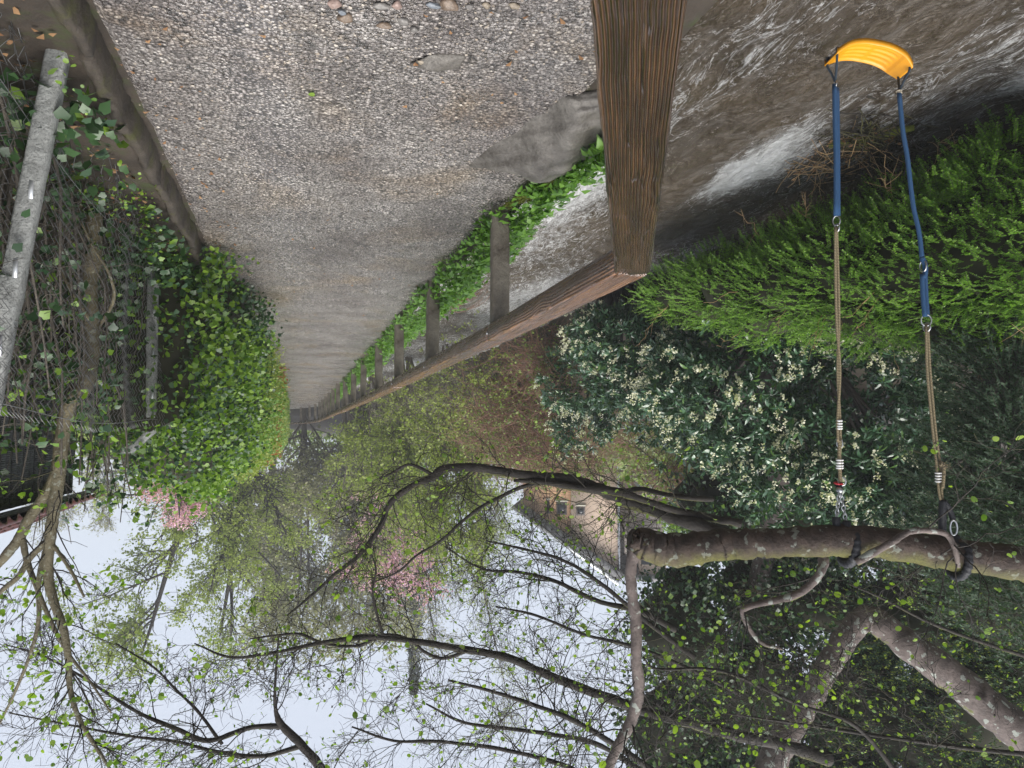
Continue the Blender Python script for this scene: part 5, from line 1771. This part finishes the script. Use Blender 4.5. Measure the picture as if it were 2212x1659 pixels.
SAP = 'saplings on the far bank'
tree('alder_sapling', 'multi-stemmed sapling in pale young leaf nearest the rail', 960, 23, 1215, .05, 'young', 10000, .10, 'twig', 6, 40, 320, 1700, .15, .16, 34, .26, up=.10, group=SAP)
tree('alder_sapling', 'second pale green sapling, further along the bank', 880, 27, 1230, .06, 'young', 10000, .11, 'twig', 6, 40, 320, 1700, .15, .15, 34, .26, up=.10, group=SAP)
tree('alder_sapling', 'furthest pale green sapling beside the grey woods', 800, 33, 1230, .07, 'young', 11000, .13, 'twig', 6, 40, 320, 1700, .12, .16, 36, .28, up=.08, group=SAP)
tree('alder_sapling', 'pale green sapling at the foot of the orange house', 985, 29, 1190, .06, 'young', 8000, .11, 'twig', 5, 36, 300, 1500, .2, .15, 36, .26, up=.08, group=SAP)
WD = 'bare grey woodland trees at the end of the path'
tree('woodland_tree', 'tall budding tree right above the path bend', 660, 50, 1410, .20, 'bud', 20000, .19, 'twig', 2, 46, 420, 2600, .12, .04, 55, .30, group=WD, up=.06)
tree('woodland_tree', 'tall budding tree over the far end of the rail', 740, 47, 1400, .20, 'bud', 20000, .19, 'twig', 2, 46, 420, 2600, .10, .04, 55, .30, group=WD, up=.06)
tree('woodland_tree', 'ivy-trunked budding tree left of the path bend as seen upright', 800, 52, 1380, .20, 'bud', 18000, .19, 'twig', 2, 44, 400, 2400, .12, .04, 55, .30, group=WD, up=.06)
tree('woodland_tree', 'brownish budding tree behind the clipped hedge', 590, 55, 1390, .20, 'bud', 20000, .19, 'twig', 2, 46, 420, 2600, .15, .05, 55, .30, group=WD, up=.06)
tree('woodland_tree', 'leafy-tipped tall tree behind the saplings', 870, 60, 1430, .20, 'bud', 4200, .14, 'twig', 1, 40, 360, 2000, .2, .04, 52, .28, group=WD, up=.06)
tree('woodland_tree', 'thin straight bare trunk against the white sky beside the spruce', 1015, 55, 1620, .16, 'young', 2200, .13, 'twig', 1, 26, 240, 1200, .25, .02, 50, .18, group=WD, up=.05)
tree('maple_tree', 'spreading maple in lime spring leaf with dark limbs beyond the hedge', 520, 37, 1420, .30, 'young', 24000, .14, 'bark', 3, 30, 330, 2200, .22, .15, 52, .36, lean=.10, up=.05)
tree('cherry_tree', 'pink blossoming cherry over the hedge', 400, 27, 1125, .14, 'pink', 15000, .085, 'bark', 4, 26, 260, 1600, .30, .22, 58, .36, lean=.05, up=.0, part='blossom')
tree('magnolia_tree', 'pink blossoming tree behind the saplings near the spruce', 880, 43, 1300, .16, 'pink', 9000, .14, 'bark', 3, 26, 240, 1400, .45, .12, 52, .30, up=.03, part='blossom')
tree('garden_tree', 'green garden tree between orange house and spruce', 1040, 52, 1270, .18, 'young', 8000, .13, 'twig', 3, 36, 340, 2000, .2, .12, 48, .30)
tree('larch_tree', 'faint bare larch beyond the shed roof', 235, 62, 1150, .16, 'bud', 4200, .14, 'twig', 2, 40, 340, 1900, .15, .04, 65, .26)
tree('willow_tree', 'faint budding tree over the shed roof', 110, 48, 1205, .14, 'bud', 4200, .11, 'twig', 3, 34, 300, 1700, .2, .10, 45, .28)
tree('holly_tree', 'dark evergreen bush between cherry and woodland', 505, 42, 1035, .12, 'laurel', 6500, .13, 'bark', 5, 26, 240, 1200, .1, .18, 50, .30)

spr = thing('spruce_tree', 'dark narrow spruce spire standing against the white sky', 'tree', ground_pt(W(900, 900, 60)))
sb = ground_pt(W(900, 900, 60))
sh = (1490 - 940) / FPX * 60 + 1.65 - sb[2]
mb = MB()
tubes(mb, np.array([sb + np.array([0, 0, sh * t]) for t in np.linspace(0, 1, 8)]), np.linspace(.28, .02, 8), 8)
mb.build('trunk', 'bark', spr, sm=True)
n = 420
t_ = rng.uniform(.25, .99, n) ** .8
a_ = rng.uniform(0, 6.28, n)
ll = (1 - t_) * 1.9 * rng.uniform(.6, 1.1, n) + .25
D = np.stack([np.cos(a_), np.sin(a_), np.full(n, -.25)], 1)
P = np.stack([sb + np.array([0, 0, sh]) * t_[:, None] + D * (ll * u)[:, None] + np.array([0, 0, -.25]) * (u * u * ll)[:, None] for u in np.linspace(0, 1, 5)], 1)
mb = MB()
tubes(mb, P, np.full((n, 5), .02), 3)
mb.build('branches', 'bark', spr)
lv = MB()
pos, dr = on(P, 9000, .05, 1.0, .05)
leaves(lv, SLIM, pos, nrmz(dr + np.array([0, 0, -.7]) + rng.normal(0, .4, dr.shape)), rng.uniform(.15, .32, 9000), .2)
lv.build('needles', 'spruce', spr)

# far undergrowth that closes the view
ug = MB()
for (x0, x1, y0, y1, z0, z1, n, mm) in ((-45, 30, 62, 82, -.5, 5.5, 16000, 0), (-32, -13, 24, 60, .5, 4.5, 9000, 0), (1.9, 14, 10, 60, 0, 1.9, 9000, 0)):
    pos = np.stack([rng.uniform(x0, x1, n), rng.uniform(y0, y1, n), np.zeros(n)], 1)
    hz = (z1 - z0) * (.45 + .55 * np.clip(.5 + .5 * vnoise(pos[:, 0], pos[:, 1], 91, .35), 0, 1))
    pos[:, 2] = z0 + hz * rng.random(n) ** .7
    leaves(ug, QUAD, pos, nrmz(rng.normal(size=(n, 3))), rng.uniform(.25, .6, n), .3)
tag(ug.build('undergrowth', 'bramble'), 'far green undergrowth closing the view behind trees', 'undergrowth', kind='stuff')

tree('evergreen_oak', 'dark evergreen tree on the slope behind the big laurel', 1750, 19, 1330, .22, 'laurel', 16000, .15, 'bark', 4, 40, 380, 2200, .05, .22, 55, .34)
tree('slope_tree', 'leafy dark green tree on the slope behind the feathery conifer', 2080, 17, 1330, .22, 'ivy', 16000, .15, 'bark', 4, 40, 380, 2200, .05, .22, 55, .36)

tree('slope_shrub', 'green shrub on the slope beside the timber veranda', 1545, 25, 1200, .12, 'ivyl', 9000, .12, 'bark', 6, 40, 340, 1600, .05, .25, 50, .34)

# ================================================================== house on the slope
HD = 46.0
hs = thing('orange_house', 'buff and orange rendered house with timber veranda above the laurels', 'house', ground_pt(W(1290, 900, HD)))
a_h = nrmz(RT + FW * np.array([1, 1, 0]) * .12)          # along the facade, to the right when upright
n_h = np.array([a_h[1], -a_h[0], 0.0])                   # towards the stream
hz0 = float(ground_pt(W(1290, 900, HD))[2])
O_ = W(1233, 1000, HD)
O_[2] = 0


def zt(ty):
    return 1.65 + (ty - 940) / FPX * HD


def hp(tx, ty, off=0.0):
    """facade coordinates from photo coordinates"""
    return O_ + a_h * ((1233 - tx) / FPX * HD) + n_h * off + np.array([0, 0, zt(ty)])


def slab(name, pts, thick, m, parent, off=0.0):
    """flat facade polygon (photo coordinates) extruded away from the stream"""
    f = [hp(x, y, off) for x, y in pts]
    b_ = [p - n_h * thick for p in f]
    k_ = len(f)
    mb = MB()
    mb.add(f + b_, [list(range(k_))][0:1])
    mb.f.append(np.array([list(range(2 * k_ - 1, k_ - 1, -1))]))
    for j in range(k_):
        mb.f.append(np.array([[j, k_ + j, k_ + (j + 1) % k_, (j + 1) % k_]]))
    return mb.build(name, m, parent)


zl = 905
slab('wall', [(1233, zl), (1233, 1166), (1325, 1230), (1332, 1230), (1332, zl)], 6.0, 'plaster', hs)
slab('orange_wall', [(1129, zl), (1129, 1100), (1150, 1113), (1233, 1163), (1233, zl)], 5.0, 'orange', hs, -.35)
rf = slab('roof', [(1108, 1092), (1122, 1086), (1345, 1232), (1332, 1246)], 7.0, 'slate', hs, .75)
slab('barge_board', [(1106, 1094), (1110, 1090), (1334, 1246), (1330, 1252)], .06, 'zinc', rf, .83)
slab('roof_strip', [(1150, 1128), (1156, 1124), (1300, 1222), (1294, 1228)], 1.2, 'zinc', rf, .60)  # long pale metal strip along the roof slope
for (x0, x1, y0, y1) in ((1201, 1224, 1084, 1112), (1244, 1263, 1092, 1112), (1180, 1186, 1080, 1110)):
    o_ = -.35 if x1 < 1230 else 0.0
    wn_ = slab('window', [(x0, y0), (x0, y1), (x1, y1), (x1, y0)], .06, 'timber', hs, o_ + .05)
    slab('pane', [(x0 + 3, y0 + 3), (x0 + 3, y1 - 3), (x1 - 3, y1 - 3), (x1 - 3, y0 + 3)] if x1 - x0 > 10 else [(x0 + 1.5, y0 + 2), (x0 + 1.5, y1 - 2), (x1 - 1.5, y1 - 2), (x1 - 1.5, y0 + 2)], .05, 'glassd', wn_, o_ + .055)
    slab('sill', [(x0 - 2, y0 - 3), (x0 - 2, y0 - .3), (x1 + 2, y0 - .3), (x1 + 2, y0 - 3)], .12, 'cream', wn_, o_ + .12)
mb = MB()
tubes(mb, np.array([hp(1334.5, zl, .10), hp(1334.5, 1222, .10)]), np.array([.06, .06]), 8)
mb.build('downpipe', 'steel', hs, sm=True)
# veranda
vr = obj('veranda', None, hs, hp(1400, zl, 0))
slab('back_wall', [(1340, zl), (1340, 1232), (1432, 1232), (1432, zl)], 2.0, 'timber', vr, -1.4)
for (pts, off, m_) in (([(1338, 1018), (1338, 1024), (1425, 1024), (1425, 1018)], .5, 'timber'), ([(1336, 1032), (1336, 1038), (1425, 1038), (1425, 1032)], .45, 'timber'),
                       ([(1354, 990), (1354, 1062), (1361, 1062), (1361, 990)], .6, 'timber'), ([(1412, 990), (1412, 1062), (1418, 1062), (1418, 990)], .6, 'timber'),
                       ([(1336, 1056), (1300, 1068), (1300, 1074), (1425, 1066), (1425, 1056)], .7, 'timber'), ([(1340, 1134), (1340, 1142), (1420, 1142), (1420, 1134)], .3, 'timber'),
                       ([(1345, 1076), (1345, 1190), (1350, 1190), (1350, 1076)], .3, 'timber')):
    slab('timber_beam', pts, .14, m_, vr, off)
slab('brace', [(1361, 1040), (1361, 1046), (1380, 1062), (1385, 1062)], .1, 'timber', vr, .52)
slab('glass_panel', [(1364, 1039), (1384, 1060), (1411, 1060), (1411, 1039)], .03, 'glassl', vr, .40)
slab('eave', [(1345, 1232), (1345, 1244), (1440, 1244), (1440, 1232)], 2.0, 'slate', vr, .6)
slab('gable_wall', [(1375, 1190), (1375, 1232), (1432, 1232), (1432, 1190)], .5, 'plaster', vr, .1)
slab('small_window', [(1380, 1196), (1380, 1212), (1420, 1212), (1420, 1196)], .04, 'glassd', vr, .13)

# ================================================================== thin rain haze between the trees
HAZE = 0.0018
if HAZE:
    mb = MB()
    mb.box((0, 40, 24), (230, 200, 54.5))
    hm = bpy.data.materials.new('haze')
    hm.use_nodes = True
    hn = hm.node_tree
    hn.nodes.remove(hn.nodes['Principled BSDF'])
    pv = hn.nodes.new('ShaderNodeVolumePrincipled')
    pv.inputs['Density'].default_value = HAZE
    pv.inputs['Color'].default_value = (0.93, 0.95, 1.0, 1)
    hn.links.new(pv.outputs[0], hn.nodes['Material Output'].inputs['Volume'])
    tag(mb.build('haze', hm), 'thin rain haze filling the air', 'haze', kind='stuff')
